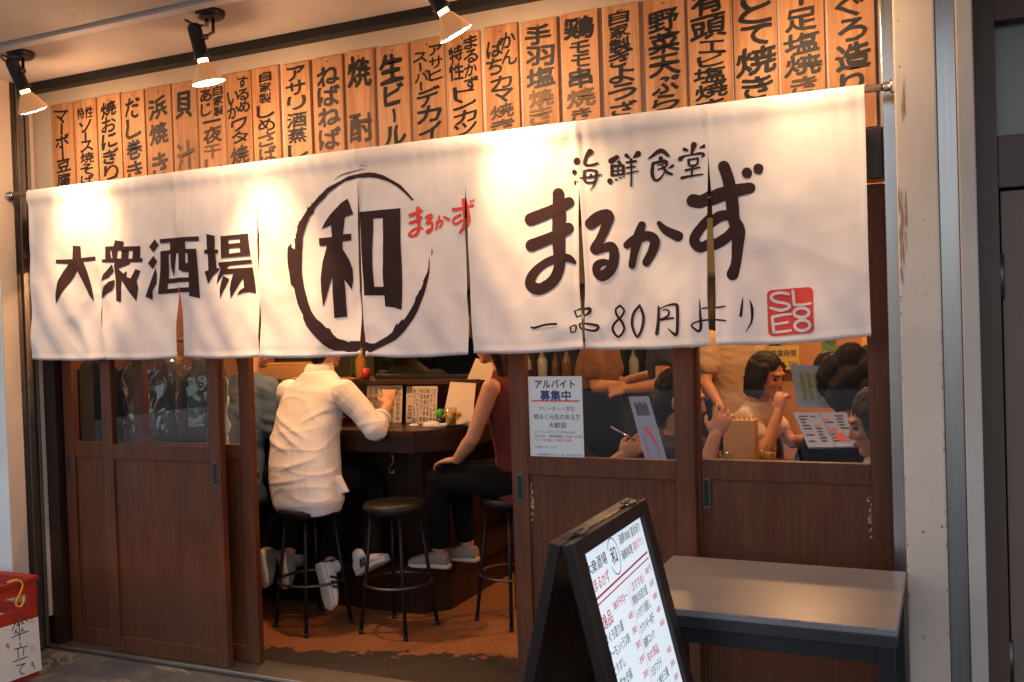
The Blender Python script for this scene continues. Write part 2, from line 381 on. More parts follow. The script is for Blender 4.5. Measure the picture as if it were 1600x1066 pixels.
# the building's walls
tag(MB().box(-7, -3.93, -.0, .085, -.01, 2.655, .004).build('wall_pillar', WHITEWALL), 'white painted wall pillar at the left end of the shop front', 'wall')
_rv = MB().box(-3.931, -3.925, .004, .086, 0, 2.655).build('wall_reveal', PILLAR); tag(_rv, 'narrow beige side face of the wall beside the left metal frame', 'wall')
_fr = thing('metal_post', 'upright striped metal post left of the brown corner jamb', 'frame', (-3.93, .14, 0))
MB().box(-3.96, -3.925, .087, .112, 0, 2.655, .002).build('strip', DARKMETAL, _fr)
MB().box(-3.96, -3.915, .113, .148, 0, 2.655, .002).build('strip', STEEL, _fr)
MB().box(-3.96, -3.928, .149, .160, 0, 2.655).build('gap_shade_strip', RUBBER, _fr)  # dark strip, the black shade of an open gap put into colour
MB().box(-3.96, -3.918, .161, .178, 0, 2.655, .002).build('strip', ALU, _fr)
MB().box(-3.96, -3.916, .179, .198, .14, 2.655).build('strip', CREAM, _fr)
tag(MB().box(-3.96, -3.845, .199, .31, .0, 2.03, .002).build('corner_jamb', DARKWOOD), 'dark brown corner jamb post left of the sliding doors', 'post')
_hd = thing('header_wall', 'cream wall band above the doors with a dark wooden lintel', 'wall', (-2, .24, 1.8))
MB().box(-3.95, -.10, .212, .25, 2.031, 2.654).build('wall', CREAM, _hd)
MB().box(-3.843, -.168, .19, .30, 1.87, 2.03, .003).build('lintel', DARKWOOD, _hd)
tag(MB().box(-3.915, .0, .150, .205, 2.615, 2.654, .003).build('cornice_bar', BLACKM), 'black bar running along the top of the wall under the ceiling', 'trim')
# right pillar and its strips
_rp = thing('metal_post', 'narrow brushed steel post right of the right sliding door', 'post', (-.145, .16, 0))
MB().box(-.164, -.123, .15, .3, 0, 2.655, .002).build('post', STEEL, _rp)
tag(MB().box(-.1225, -.012, -.002, .30, -.01, 2.655, .005).build('wall_pillar', PILLAR), 'beige painted pillar with rust chips right of the noren curtain', 'pillar')
_pl = [o for o in bpy.data.objects if o.name.startswith('wall_pillar')][-1]
m = MB(); r = random.Random(4)
for x0, x1, za, zb, n_ in ((-.119, -.098, 1.63, 1.79, 26), (-.119, -.108, 1.55, 1.63, 10), (-.113, -.095, 2.02, 2.10, 5)):
    for k in range(n_):
        xx = x0+(x1-x0)*r.random(); w_ = r.uniform(.0006, .0022); zc = za+(zb-za)*r.random(); h_ = r.uniform(.012, .05); m.poly([(xx, -.0032-.00004*k, zc-h_), (xx+w_, -.0032-.00004*k, zc-h_*.3), (xx+w_*.4, -.0032-.00004*k, zc+h_), (xx-w_, -.0032-.00004*k, zc+h_*.2)])
for k in range(46):
    e_ = r.random() < .5; xx = (-.1195 if e_ else -.015)+r.uniform(-.0012, .0012); zc = r.uniform(.45, 1.5)**1; a_ = r.uniform(.0012, .0028); m.poly([(xx-a_, -.0033, zc), (xx, -.0033, zc-a_*2.2), (xx+a_, -.0033, zc+a_*.4), (xx, -.0033, zc+a_*1.8)])
_o = m.build('rust_stain', mat('rust', (.36, .20, .10), .85), _pl); 
tag(MB().box(-.011, .040, .006, .2, -.01, 2.655, .002).build('metal_strip', STEEL), 'brushed steel strip on the right side of the beige pillar', 'strip')
tag(MB().box(.041, .085, -.03, .35, -.01, 2.655, .004).build('wall', STUCCO), 'rough beige stucco wall end beside the dark neighbouring door', 'wall')
_nd = thing('neighbour_door', 'dark brown door with transom in shade at the right edge', 'door', (.55, .2, 0))
NDW = mat('brown_door_paint', (.17, .115, .092), .55); NDF = mat('brown_frame_paint', (.085, .050, .037), .5)
MB().box(.086, .145, .10, .25, 0, 2.655, .003).box(.1455, 1.3, .10, .22, 1.80, 1.95, .003).box(.1455, 1.3, .10, .24, 2.28, 2.655).build('frame', NDF, _nd)
MB().box(.146, 1.3, .16, .18, 1.951, 2.279).build('transom_pane', mat('wired_glass', (.22, .22, .21), .35), _nd)
MB().box(.086, 1.3, .26, .30, 0, 2.655).build('gap_blocker', NDF, _nd)  # sheet added behind the door to block bright sky showing through the gap
_lf = MB().box(.150, .26, .125, .165, .02, 1.793, .003).box(.261, 1.2, .125, .165, 1.66, 1.793, .003).box(.261, 1.2, .125, .165, .02, .75, .003).build('door_leaf', NDW, _nd)
MB().box(.262, 1.2, .14, .15, .751, 1.659).build('pane', mat('dim_pane', (.07, .085, .085), .15), _lf)
for z in (1.48, .35): MB().tube([(.147, .118, z), (.147, .118, z+.13)], .009, 10).build('hinge', DARKMETAL, _nd)
_sill = tag(MB().box(-3.844, -.165, .172, .33, -.005, .012, .002).build('door_track', ALU), 'pale metal door track on the floor under the sliding doors', 'track')

# ================================================================== SLIDING DOORS
def sliding_door(x0, x1, y, label, handle=None, stl=.062, chips=False):
    t = thing('sliding_door', label, 'door', ((x0+x1)/2, y+.017, .013), 'sliding doors of the shop front')
    y1 = y+.034; m = MB(); b = .0025
    m.box(x0, x0+stl, y, y1, .014, 1.86, b).box(x1-stl, x1, y, y1, .014, 1.86, b)
    for z0, z1 in ((.014, .085), (.90, .968), (1.795, 1.86)): m.box(x0+stl+.0005, x1-stl-.0005, y+.001, y1-.001, z0, z1, b)
    f = m.build('frame', DOOR, t)
    MB().box(x0+stl-.004, x1-stl+.004, y+.012, y+.020, .08, .905).build('panel', DOOR, t)
    MB().box(x0+stl+.0006, x1-stl-.0006, y+.015, y+.018, .968, 1.795).build('glass', GLASS, t)
    if handle:
        hx = handle
        h = MB(); h.mi = 0
        h.box(hx-.013, hx+.013, y-.002, y+.004, .80, .905, .001); h.mi = 1; h.box(hx-.009, hx+.009, y-.003, y+.003, .808, .897, .0008)
        h.build('handle', [DARKMETAL, RUBBER], t)
    if chips:
        cm = MB(); r = random.Random(3)
        for k in range(16):
            z = .885-r.random()**1.3*.16; xx = chips+r.uniform(-.006, .006); a, bb = r.uniform(.002, .007), r.uniform(.003, .011)
            cm.poly([(xx-a, y+.0112, z), (xx-a*.2, y+.0112, z-bb), (xx+a, y+.0112, z-bb*.3), (xx+a*.4, y+.0112, z+bb)])
        cm.build('chipped_paint', mat('bare_wood', (.55, .36, .2), .8), t)
    return t
sliding_door(-3.835, -3.325, .235, 'leftmost brown sliding door, half covered by the door before it', -3.812)
sliding_door(-3.54, -2.85, .192, 'brown sliding door in front, plastic wrapped clothes behind its pane', -2.882)
sliding_door(-3.43, -2.752, .278, 'narrow visible edge of brown sliding door left of the open doorway', None)
sliding_door(-1.475, -.79, .192, 'brown sliding door holding the white recruiting notice', -1.443, .066, -1.404)
sliding_door(-.845, -.166, .235, 'rightmost brown sliding door beside the steel post', -.762, .066, -.236)

# ================================================================== MENU BOARDS
BD = [  # left px, right px (at the top edge), [(characters, x fraction, top y, bottom y, width fraction, ink)], what the label says
 (78.8, 112.6, [('マ|ボ|豆腐', .5, 172, 292, .62, 0)], 'マーボー豆腐'),
 (116, 148.6, [('特', .28, 168, 187, .32, 0), ('性', .70, 166, 185, .34, 0), ('ソ|ス焼そば', .5, 189, 291, .62, 0)], 'ソース焼そば'),
 (151, 187, [('焼おにぎり', .5, 158, 283, .66, 0)], '焼おにぎり'),
 (189, 224, [('だし巻き', .5, 152, 284, .66, 0)], 'だし巻き'),
 (226.6, 265.4, [('浜', .5, 153, 186, .72, 0), ('焼', .5, 191, 228, .74, 2), ('き', .5, 238, 278, .6, 2)], '浜焼き'),
 (268, 305.4, [('貝', .5, 143, 186, .68, 0), ('汁', .5, 221, 266, .7, 1)], '貝汁'),
 (308, 349, [('自家製', .76, 134, 182, .36, 0), ('あじ', .3, 138, 183, .4, 0), ('一', .5, 184, 196, .7, 0), ('夜', .5, 198, 225, .7, 2), ('干し', .5, 227, 268, .66, 1)], '一夜干し'),
 (350.5, 390.7, [('するめ', .72, 119, 176, .42, 0), ('いか', .3, 142, 186, .44, 0), ('ワタ', .5, 186, 225, .62, 0), ('焼', .5, 228, 258, .74, 2)], 'ワタ焼'),
 (392.9, 433.7, [('自家製', .5, 112, 162, .46, 0), ('しめ', .5, 164, 206, .66, 0), ('さば', .5, 206, 254, .66, 2)], 'しめさば'),
 (440, 482.4, [('アサリ', .5, 104, 173, .68, 0), ('酒蒸し', .5, 176, 248, .72, 0)], 'アサリ酒蒸し'),
 (487, 533, [('ねばね', .52, 103, 198, .76, 0), ('ば', .52, 200, 234, .74, 2)], 'ねばねば'),
 (538, 582, [('焼', .5, 88, 138, .84, 0), ('酎', .5, 175, 224, .84, 2)], '焼酎'),
 (587.7, 636.4, [('生', .5, 82, 130, .74, 0), ('ビ', .5, 130, 166, .6, 0), ('|', .5, 170, 192, .5, 0), ('ル', .5, 196, 230, .72, 0)], '生ビール'),
 (640.6, 692.7, [('アサヒ', .74, 70, 126, .4, 0), ('ス|パ|', .3, 82, 142, .4, 0), ('デカイ', .5, 138, 220, .7, 0)], 'デカイ'),
 (697, 749, [('まるかず', .72, 56, 142, .42, 0), ('特性', .28, 72, 126, .42, 0), ('トンカツ', .5, 133, 212, .7, 0)], 'トンカツ'),
 (755.7, 807.7, [('かん', .74, 50, 102, .44, 0), ('ぱち', .32, 62, 118, .5, 0), ('カマ', .5, 118, 160, .66, 0), ('焼き', .5, 163, 208, .7, 2)], 'カマ焼き'),
 (812.5, 868.8, [('手羽', .5, 38, 104, .72, 0), ('塩', .5, 105, 138, .74, 0), ('焼き', .5, 139, 196, .7, 1)], '手羽塩焼き'),
 (875.3, 933, [('鶏', .5, 26, 62, .78, 0), ('モモ', .5, 64, 105, .52, 0), ('串', .5, 106, 138, .62, 0), ('焼', .5, 139, 167, .74, 1), ('き', .5, 168, 192, .5, 2)], '鶏モモ串焼き'),
 (939.2, 997, [('自家製', .48, 16, 82, .56, 0), ('ぎょうざ', .5, 78, 184, .7, 0)], 'ぎょうざ'),
 (1004.7, 1067.5, [('野菜天', .5, 15, 120, .74, 0), ('ぷら', .5, 120, 174, .7, 0)], '野菜天ぷら'),
 (1073, 1138.7, [('有', .5, -16, 23, .72, 0), ('頭', .5, 24, 62, .84, 0), ('エビ', .55, 63, 104, .66, 0), ('塩焼き', .5, 105, 180, .74, 0)], 'エビ塩焼き'),
 (1143.5, 1212, [('ほ', .5, -40, -4, .7, 0), ('と', .5, -2, 38, .7, 0), ('て', .5, 38, 72, .74, 0), ('焼', .5, 73, 118, .88, 0), ('き', .5, 118, 156, .66, 0)], 'とて焼き'),
 (1216.7, 1285.6, [('下', .5, -34, 10, .7, 0), ('足', .5, 12, 49, .76, 0), ('塩', .5, 50, 85, .8, 0), ('焼', .5, 85, 119, .84, 0), ('き', .5, 119, 148, .6, 2)], '足塩焼き'),
 (1291, 1365, [('ま', .5, -48, -12, .7, 0), ('ぐ', .5, -10, 27, .64, 0), ('ろ', .5, 29, 64, .62, 0), ('造', .5, 66, 111, .76, 0), ('り', .5, 113, 146, .5, 0)], 'ぐろ造り')]
YB = .196
for a, b, segs, nm in BD:
    ytop = 166-(((a+b)/2)-79)*.1776
    xa, xb = at(a, ytop, YB).x, at(b, ytop, YB).x
    dz = rnd.uniform(-.003, .003)
    xa += rnd.uniform(-.0015, .0015); xb += rnd.uniform(-.0015, .0015); o = MB().box(xa, xb, YB, .2105, 2.033, 2.549+dz, .0015).build('menu_board', BOARD)
    tag(o, 'hanging cedar menu board brushed with ' + nm + ' above the noren', 'menu board', 'wooden menu boards in a row above the curtain')
    o['_org'] = tuple(o.location)
    m = MB(); used = set()
    for s, fx, y0, y1, fw, ink in segs:
        # px of the column's middle, walked down along the vertical of the board
        n = len(s); wts = [(.8 if c == '|' else .5 if c == '一' else 1) for c in s]; T = sum(wts); acc = 0
        pm = a+(b-a)*fx
        for c, wt in zip(s, wts):
            ya, yb = y0+(y1-y0)*acc/T, y0+(y1-y0)*(acc+wt)/T; acc += wt
            za, zb = at(pm, ya, YB).z, at(pm, yb, YB).z
            g = (za-zb)*.045; cx = xa+(xb-xa)*(fx+.012*(1 if rnd.random() > .5 else -1)); hw = (xb-xa)*fw/2*rnd.uniform(.94, 1.04)
            m.mi = ink; used.add(ink)
            put_char(m, c, Vector((0, YB-.0014, 0)), EX, EZ, cx-hw, cx+hw, zb+g, za-g, .034 if fw > .5 else .034, .07)
    m.build('lettering', [INK, INKF, INKF2], o, norm=False)
    nn = MB(); nn.lathe([(0, -.0025), (.003, -.002), (.004, .001)], ((xa+xb)/2+rnd.uniform(-.004, .004), YB, 2.528), (0, 1, 0), 8); nn.build('nail', DARKMETAL, o)

# ================================================================== NOREN CURTAIN
rod = thing('curtain_rod', 'thin steel curtain rod the noren hangs from', 'rod', (-2, .062, 2.122))
MB().tube([(-3.925, .062, 2.122), (-.1235, .062, 2.122)], .0115, 14).build('rod', STEEL, rod)
for x, s in ((-3.925, 1), (-.1235, -1)): MB().lathe([(0, 0), (.021, 0), (.021, .012), (.015, .014), (.0145, .03), (.0116, .032)], (x, .062, 2.122), (s, 0, 0), 18).build('end_socket', CHROME, rod)
ED = [-3.777, -3.347, -2.906, -2.483, -2.005, -1.552, -1.121, -.680, -.207]
SLITS = [None, [(.28, 0), (.5, .006), (.8, .006), (1, .002)], [(.30, 0), (.5, .004), (.7, .014), (1, .019)], [(.3, 0), (.5, .007), (.75, .005), (1, .003)], [(.26, 0), (.40, .012), (.7, .024), (.93, .040), (1, .036)],
         [(.24, 0), (.42, .020), (.6, .027), (1, .031)], [(.28, 0), (.45, .016), (.68, .022), (.85, .015), (1, .006)], [(.20, 0), (.33, .012), (.55, .026), (.8, .034), (1, .031)], None]   # slit openings down the drop
def gap(k, t):
    q = SLITS[k]
    if not q or t <= q[0][0]: return 0
    t = min(t, 1)
    for (a, g0), (b, g1) in zip(q, q[1:]):
        if t <= b: return g0+(g1-g0)*(t-a)/(b-a)
    return q[-1][1]
ZB = [(1.368, 1.360), (1.362, 1.362), (1.363, 1.357), (1.356, 1.356), (1.352, 1.350), (1.355, 1.361), (1.360, 1.364), (1.364, 1.382)]
ZT = 2.137
def sm(x): x = max(0, min(1, x)); return x*x*(3-2*x)
def drape(i, s, z):
    """point of cloth (s along the rod, z down the flat cloth) on hanging panel i"""
    a, b = ED[i], ED[i+1]; u = (s-a)/(b-a); t = max(0, (ZT-z)/(ZT-1.362))
    l = gap(i, t)*.36; r = gap(i+1, t)*.36
    x = s + l*(1-u) - r*u
    zb = ZB[i][0]*(1-u)+ZB[i][1]*u - .007*math.sin(math.pi*u)
    z2 = ZT - t*(ZT-zb) + .0022*t*t*noise.noise(Vector((s*9, 3, i)))
    q = sm(t*1.3-.1)
    ph = i*1.7
    y = .046 - .012*math.sin(math.pi*u)*q*(1 if i % 3 else -.6)
    y += q*(.010*math.sin(7.0*(x+.55*z)+ph) + .006*math.sin(19*x-9*z+ph*2) + .0035*math.sin(41*x+23*z+ph))
    cr = lambda a_, b_, c_, d_: (1-abs(noise.noise(Vector((x*a_+z*b_+i*2.3, z*c_+x*d_, i*1.7)))))**5
    y -= q*(.0050*cr(3.2, 3.5, 2.4, -1.2)+.0018*cr(7, -6, 4, 3)) + .0008*cr(6, 5, 4, -3)
    y += q*.010*noise.noise(Vector((x*4.5, z*3.2, i*3.1))) + q*.0045*noise.noise(Vector((x*12+z*7, z*5, 5)))
    c = max(0, 1-abs(u-(.12 if i % 2 else .88))/.3)*sm((t-.55)/.4); y -= .018*c*c                           # curling corner folds
    y += .0016*math.sin(x*95+8*noise.noise(Vector((x*6, z*3, 0))))*sm(1-t*1.6)
    if t < .092: y -= .011*math.sin(math.pi*min(1, t/.092))**.7
    else: y -= .0022*sm((.125-t)/.03)
    return Vector((x, y, z2))
noren = thing('noren_curtain', 'long white split noren curtain with black brush lettering and red seal', 'curtain', (-2, .05, 1.36))
for i in range(8):
    m = MB(); nz = 64; US = [0, .006, .022, .030]+[.03+.94*k/32 for k in range(1, 32)]+[.97, .978, .994, 1]; nx = len(US)-1
    rows = []
    for j, (yy, zz) in enumerate(((.080, ZT-.068), (.082, ZT-.03), (.076, ZT-.008))): rows.append([Vector((ED[i]+(ED[i+1]-ED[i])*US[k], yy, zz)) for k in range(nx+1)])
    rows.append([Vector((ED[i]+(ED[i+1]-ED[i])*US[k], .062, ZT)) for k in range(nx+1)])
    for j in range(nz+1):
        z = ZT-.004-(ZT-.004-1.362)*j/nz
        rows.append([drape(i, ED[i]+(ED[i+1]-ED[i])*US[k], z)+Vector((0, -.0016 if US[k] < .023 or US[k] > .977 else 0, 0)) for k in range(nx+1)])
    for k in range(nx+1):                                        # a turned hem along the bottom edge
        p = rows[-1][k]; rows[-1][k] = p+Vector((0, -.0016, .0012*noise.noise(Vector((p.x*160, 1, i))))); rows[-2][k] += Vector((0, -.0026, 0)); rows[-3][k] += Vector((0, .0006+.0008*noise.noise(Vector((p.x*120, 5, i))), 0))
    rows.append([p+Vector((0, .0035, .002)) for p in rows[-1]])
    rows.append([p+Vector((0, .0045, .020)) for p in rows[-1]])
    vs = [[m.bm.verts.new(p) for p in r] for r in rows]
    for r0, r1 in zip(vs, vs[1:]):
        for k in range(nx): m.bm.faces.new((r0[k], r0[k+1], r1[k+1], r1[k]))
    m.build('curtain_panel', NOREN, noren, smooth=True)
YN = .040
def sz(px, py): p = at(px, py, YN); return (p.x, p.z)
_lift = [0]
def cut_map(loops, mb, mi):
    """a flat mark on the cloth: filled, cut fine, split at the slits and laid on the hanging panels"""
    _lift[0] += 1; off = .0016+.00008*(_lift[0] % 12)
    L = [[Vector((x, z, 0)) for x, z in lp] for lp in loops]; flat = [p for lp in L for p in lp]
    tris = tessellate_polygon(L)
    x0, x1 = min(p.x for p in flat), max(p.x for p in flat); z0, z1 = min(p.y for p in flat), max(p.y for p in flat)
    for i in range(8):
        lo, hi = ED[i] if i else -9, ED[i+1] if i < 7 else 9
        if x1 < lo or x0 > hi: continue
        bm = bmesh.new(); vv = [bm.verts.new(p) for p in flat]
        for tr in tris:
            try: bm.faces.new([vv[k] for k in tr])
            except ValueError: pass
        def cut(co, no, **kw): bmesh.ops.bisect_plane(bm, geom=bm.verts[:]+bm.edges[:]+bm.faces[:], dist=1e-6, plane_co=co, plane_no=no, **kw)
        cut((lo, 0, 0), (1, 0, 0), clear_inner=True); cut((hi, 0, 0), (1, 0, 0), clear_outer=True)
        st = .013
        for k in range(int(max(x0, lo)/st)-1, int(min(x1, hi)/st)+2): cut((k*st, 0, 0), (1, 0, 0))
        for k in range(int(z0/st), int(z1/st)+2): cut((0, k*st, 0), (0, 1, 0))
        mp = {v: mb.bm.verts.new(drape(i, v.co.x, v.co.y)+Vector((0, -off, 0))) for v in bm.verts}
        for f in bm.faces:
            q = mb.bm.faces.new([mp[v] for v in f.verts]); q.material_index = mi; q.smooth = True
        bm.free()
def trace(mb, ox, oy, s, loops, mi=0):
    cut_map([[sz(ox+x/s, oy+y/s) for x, y in lp] for lp in loops], mb, mi)
def brush(mb, ox, oy, s, pts, mi=0, rough=.03):
    """a brush stroke: centre line with radii, photo crop pixels, round ends"""
    P = [(ox+x/s, oy+y/s, r/s) for x, y, r in pts]
    if len(P) == 1:
        x, y, r = P[0]; cut_map([[sz(x+r*math.cos(a*.4)*rnd.uniform(.93, 1.04), y+r*1.08*math.sin(a*.4)*rnd.uniform(.93, 1.04)) for a in range(16)]], mb, mi); return
    C = []
    for k in range(len(P)-1):                                    # Catmull-Rom through the points
        p0, p1, p2, p3 = P[max(k-1, 0)], P[k], P[k+1], P[min(k+2, len(P)-1)]
        n = max(3, int(math.hypot(p2[0]-p1[0], p2[1]-p1[1])/2.2))
        for j in range(n):
            t = j/n
            C.append([.5*(2*p1[q]+(p2[q]-p0[q])*t+(2*p0[q]-5*p1[q]+4*p2[q]-p3[q])*t*t+(3*p1[q]-p0[q]-3*p2[q]+p3[q])*t**3) for q in range(3)])
    C.append(list(P[-1]))
    # quads along the stroke, each its own small polygon strip; round caps
    def off(k, sgn):
        a, b = C[max(k-1, 0)], C[min(k+1, len(C)-1)]; dx, dy = b[0]-a[0], b[1]-a[1]; l = math.hypot(dx, dy) or 1
        r = C[k][2]*(1+rough*noise.noise(Vector((C[k][0]*.35, C[k][1]*.35, sgn*3))))
        return (C[k][0]-dy/l*r*sgn, C[k][1]+dx/l*r*sgn)
    left = [off(k, 1) for k in range(len(C))]; right = [off(k, -1) for k in range(len(C))]
    def cap(k, e):
        a, b = (C[1], C[0]) if e == 0 else (C[-2], C[-1]); an = math.atan2(b[1]-a[1], b[0]-a[0]); c = C[0] if e == 0 else C[-1]
        return [(c[0]+c[2]*math.cos(an+q), c[1]+c[2]*math.sin(an+q)) for q in (-1.7, -1.2, -.8, -.4, 0, .4, .8, 1.2, 1.7)]
    # split into pieces so a stroke that turns back on itself never overlaps in one polygon
    step = 7
    for k in range(0, len(C)-1, step):
        e = min(k+step, len(C)-1); lp = left[k:e+1]+right[k:e+1][::-1]
        cut_map([[sz(x, y) for x, y in lp]], mb, mi)
        if k: cut_map([[sz(C[k][0]+C[k][2]*.97*math.cos(q*.524), C[k][1]+C[k][2]*.97*math.sin(q*.524)) for q in range(12)]], mb, mi)
    for e in (0, 1):
        c = C[0] if e == 0 else C[-1]; cp = cap(0, e)
        cut_map([[sz(x, y) for x, y in cp+[(c[0], c[1])]]], mb, mi)
DM = [DYE, REDDYE, NOREN]
m = MB()                                                         # 大衆酒場
A = (m, 80, 360, 8.881)
trace(*A, [[(40, 402), (280, 392), (285, 205), (388, 210), (395, 375), (590, 355), (592, 405), (420, 425), (470, 560), (560, 880), (570, 975), (490, 880), (340, 545), (65, 1010), (60, 900), (90, 700), (150, 560), (220, 455), (45, 455)]])
trace(*A, [[(750, 222), (868, 215), (885, 132), (1005, 150), (992, 218), (1243, 210), (1240, 375), (1278, 378), (1275, 430), (700, 440), (700, 405), (750, 395)],
    [(815, 275), (838, 275), (852, 382), (832, 382)], [(925, 272), (978, 275), (975, 385), (915, 385)], [(1078, 275), (1138, 275), (1132, 383), (1072, 383)]])
trace(*A, [[(870, 480), (888, 438), (1105, 434), (1095, 462), (935, 525), (1020, 590), (1065, 555), (1075, 640), (1130, 655), (1180, 525), (1252, 550), (1215, 690), (1248, 790), (1245, 970), (1000, 685), (1000, 990), (930, 965), (890, 620)]])
trace(*A, [[(840, 465), (865, 560), (790, 650), (700, 700), (720, 610), (770, 545)]])
trace(*A, [[(880, 680), (885, 760), (850, 830), (760, 880), (685, 955), (700, 860), (730, 780), (800, 705)]])
A = (m, 220, 350, 8.2)
for lp in ([(175, 190), (230, 265), (168, 360), (110, 285)], [(168, 400), (215, 475), (165, 572), (105, 495)], [(195, 555), (215, 640), (218, 760), (172, 860), (168, 962), (88, 920)]): trace(*A, [lp])
trace(*A, [[(242, 190), (745, 152), (752, 212), (567, 220), (572, 318), (722, 312), (752, 940), (608, 920), (608, 870), (245, 892), (252, 345), (372, 332), (368, 235), (245, 245)],
    [(355, 385), (375, 380), (380, 560), (412, 675), (440, 480), (448, 378), (472, 375), (480, 590), (540, 612), (605, 615), (605, 680), (350, 697)], [(565, 370), (598, 370), (598, 497), (568, 500)], [(348, 757), (605, 740), (605, 808), (348, 828)]])
trace(*A, [[(848, 122), (958, 142), (965, 318), (1008, 318), (1008, 362), (970, 365), (985, 555), (1030, 550), (1015, 580), (940, 650), (880, 755), (825, 600), (875, 580), (862, 372), (820, 372), (820, 320), (855, 318)]])
trace(*A, [[(1035, 148), (1385, 115), (1418, 395), (1052, 425)], [(1140, 192), (1282, 180), (1288, 232), (1145, 245)], [(1150, 300), (1288, 290), (1295, 352), (1158, 370)]])
trace(*A, [[(1010, 480), (1425, 445), (1438, 495), (1155, 525), (1135, 560), (1440, 545), (1478, 880), (1400, 860), (1330, 868), (1255, 895), (1290, 835), (1340, 800), (1330, 685), (1175, 940), (1168, 820), (1185, 720), (1215, 625), (1080, 632), (1040, 680), (995, 755), (1000, 660), (1035, 580), (1030, 535), (1010, 520)]])
trace(*A, [[(1078, 650), (1165, 688), (1100, 820), (1052, 935), (1038, 820), (1052, 720)]])
m.build('lettering', DM, noren, norm=False)
m = MB()                                                         # ring and 和
ring_out = [(646, 310), (636, 298.5), (625.3, 287.7), (614.4, 281.5), (598, 272.7), (584.5, 269.3), (573.6, 268.6), (554.8, 272), (544, 274.7), (532.5, 281.3), (520, 287.2), (508.8, 293.8), (498, 305), (487, 317), (486, 314), (484.6, 320), (480, 323.3), (479, 321), (478.5, 327), (470.7, 339), (467, 344.5), (466.5, 342), (465.5, 347), (462.8, 352.2), (463, 356), (461, 364), (460, 363), (459.6, 370), (457.6, 371), (457.8, 379.8), (456.8, 387), (451.7, 384.5), (452, 378), (446.4, 384.4), (445.8, 395), (446, 404), (446.7, 414), (450, 433), (451, 441), (456.3, 447.4), (459, 460), (462, 471.4), (466, 479), (472.3, 489), (472, 493), (477.9, 504.9), (487, 515.5), (497, 525.6), (506.6, 535), (513, 540), (522.5, 544), (536.9, 544.7), (541.7, 547), (558, 547), (570.4, 545.8), (574.4, 547), (587, 541), (600, 535), (620.6, 524), (636.5, 509.6), (647.7, 493.7), (655, 480), (662, 465), (667, 452), (670, 441), (672, 430), (673, 420), (672.8, 410), (672.4, 402.8), (671.4, 396.4)]
ring_in = [(670.8, 406), (670.6, 414), (669.5, 421), (663.7, 434.7), (664, 438), (661, 446), (657.3, 449.6), (656, 453), (651.7, 460), (650.5, 466), (645.3, 474.5), (638, 487.3), (634, 493), (630, 493.5), (623, 501.6), (621.5, 498), (615.8, 506.4), (613.4, 512.8), (604.7, 520), (595, 525.5), (584, 532), (574.4, 532.7), (567, 530.4), (547, 530), (546.4, 531.8), (536, 528), (527.3, 525.6), (520, 519), (516, 513), (515, 510), (509, 508), (503.4, 501.7), (500, 498.5), (493.8, 493.7), (485.8, 482.5), (480, 469), (474.7, 453.8), (471, 443), (469, 433), (467.5, 424), (467.3, 410), (468, 395), (470.7, 369.3), (474, 358), (477.3, 348.3), (482.5, 336.4), (488, 332), (490.4, 324.6), (499, 315), (507.5, 306.9), (511.4, 301), (525, 291), (539, 282.6), (550, 279.5), (561, 277.3), (573.6, 276), (587, 277), (605, 282.2), (618.5, 289.7), (632, 300), (643.7, 311.5)]
NP = 13
# the ring is laid in short pieces between matching points of its two edges
def _arc(pl, n):
    d = [0]
    for p, q in zip(pl, pl[1:]): d.append(d[-1]+math.hypot(q[0]-p[0], q[1]-p[1]))
    return [x/d[-1] for x in d]
to, ti = _arc(ring_out, 0), _arc(ring_in[::-1], 0); ri = ring_in[::-1]
def _samp(pl, tt, t):
    for k in range(len(tt)-1):
        if tt[k+1] >= t:
            f = (t-tt[k])/max(1e-9, tt[k+1]-tt[k]); return (pl[k][0]+(pl[k+1][0]-pl[k][0])*f, pl[k][1]+(pl[k+1][1]-pl[k][1])*f)
    return pl[-1]
N = 26
for k in range(N):
    t0, t1 = k/N, (k+1)/N
    o1 = [_samp(ring_out, to, t0)]+[p for p, t in zip(ring_out, to) if t0 < t < t1]+[_samp(ring_out, to, t1)]
    i1 = [_samp(ri, ti, t0)]+[p for p, t in zip(ri, ti) if t0 < t < t1]+[_samp(ri, ti, t1)]
    cut_map([[sz(*p) for p in o1+i1[::-1]]], m, 0)
trace(m, 0, 0, 1, [[(542.3, 309.5), (552.8, 333.8), (539, 338.4), (537.7, 364.7), (550.6, 363.8), (550.6, 374.5), (537.5, 375.9), (537, 386.4), (541.7, 394), (548, 404.4), (552.8, 418.7), (552.8, 436.3), (549.6, 450.6), (538.5, 434.7), (540.9, 492), (520, 493.4), (519.6, 430.7), (503.4, 476), (500.2, 453.8), (499.7, 433), (503.4, 406), (507.4, 390), (509.5, 381.8), (497.3, 381.8), (496.6, 370), (519.3, 368.2), (517.8, 350.2), (501.6, 355.5), (508.8, 343), (522, 326.6), (532, 316.5)]])
trace(m, 0, 0, 1, [[(560, 329.8), (624.6, 322.8), (627, 400), (628.9, 437.8), (629.2, 478.5), (615.8, 475.3), (599.2, 474.5), (598.9, 457.8), (567.3, 458.9), (563, 390)], [(581, 339.6), (597, 338.3), (598, 400), (598.6, 444.2), (582.6, 445)]])
B = (m, 430, 255, 7.6125)
brush(*B, [(695, 190, 2), (780, 138, 5), (930, 95, 6), (1050, 62, 3)]); brush(*B, [(1000, 32, 3), (1040, 27, 6), (1075, 32, 4)])
brush(m, 560, 255, 7.35, [(850, 962, 3), (854, 990, 7), (848, 1030, 3)])
m.build('emblem', DM, noren, norm=False)
m = MB()                                                         # まるかず, the dish line above, the price line below
B = (m, 800, 250, 4.635)
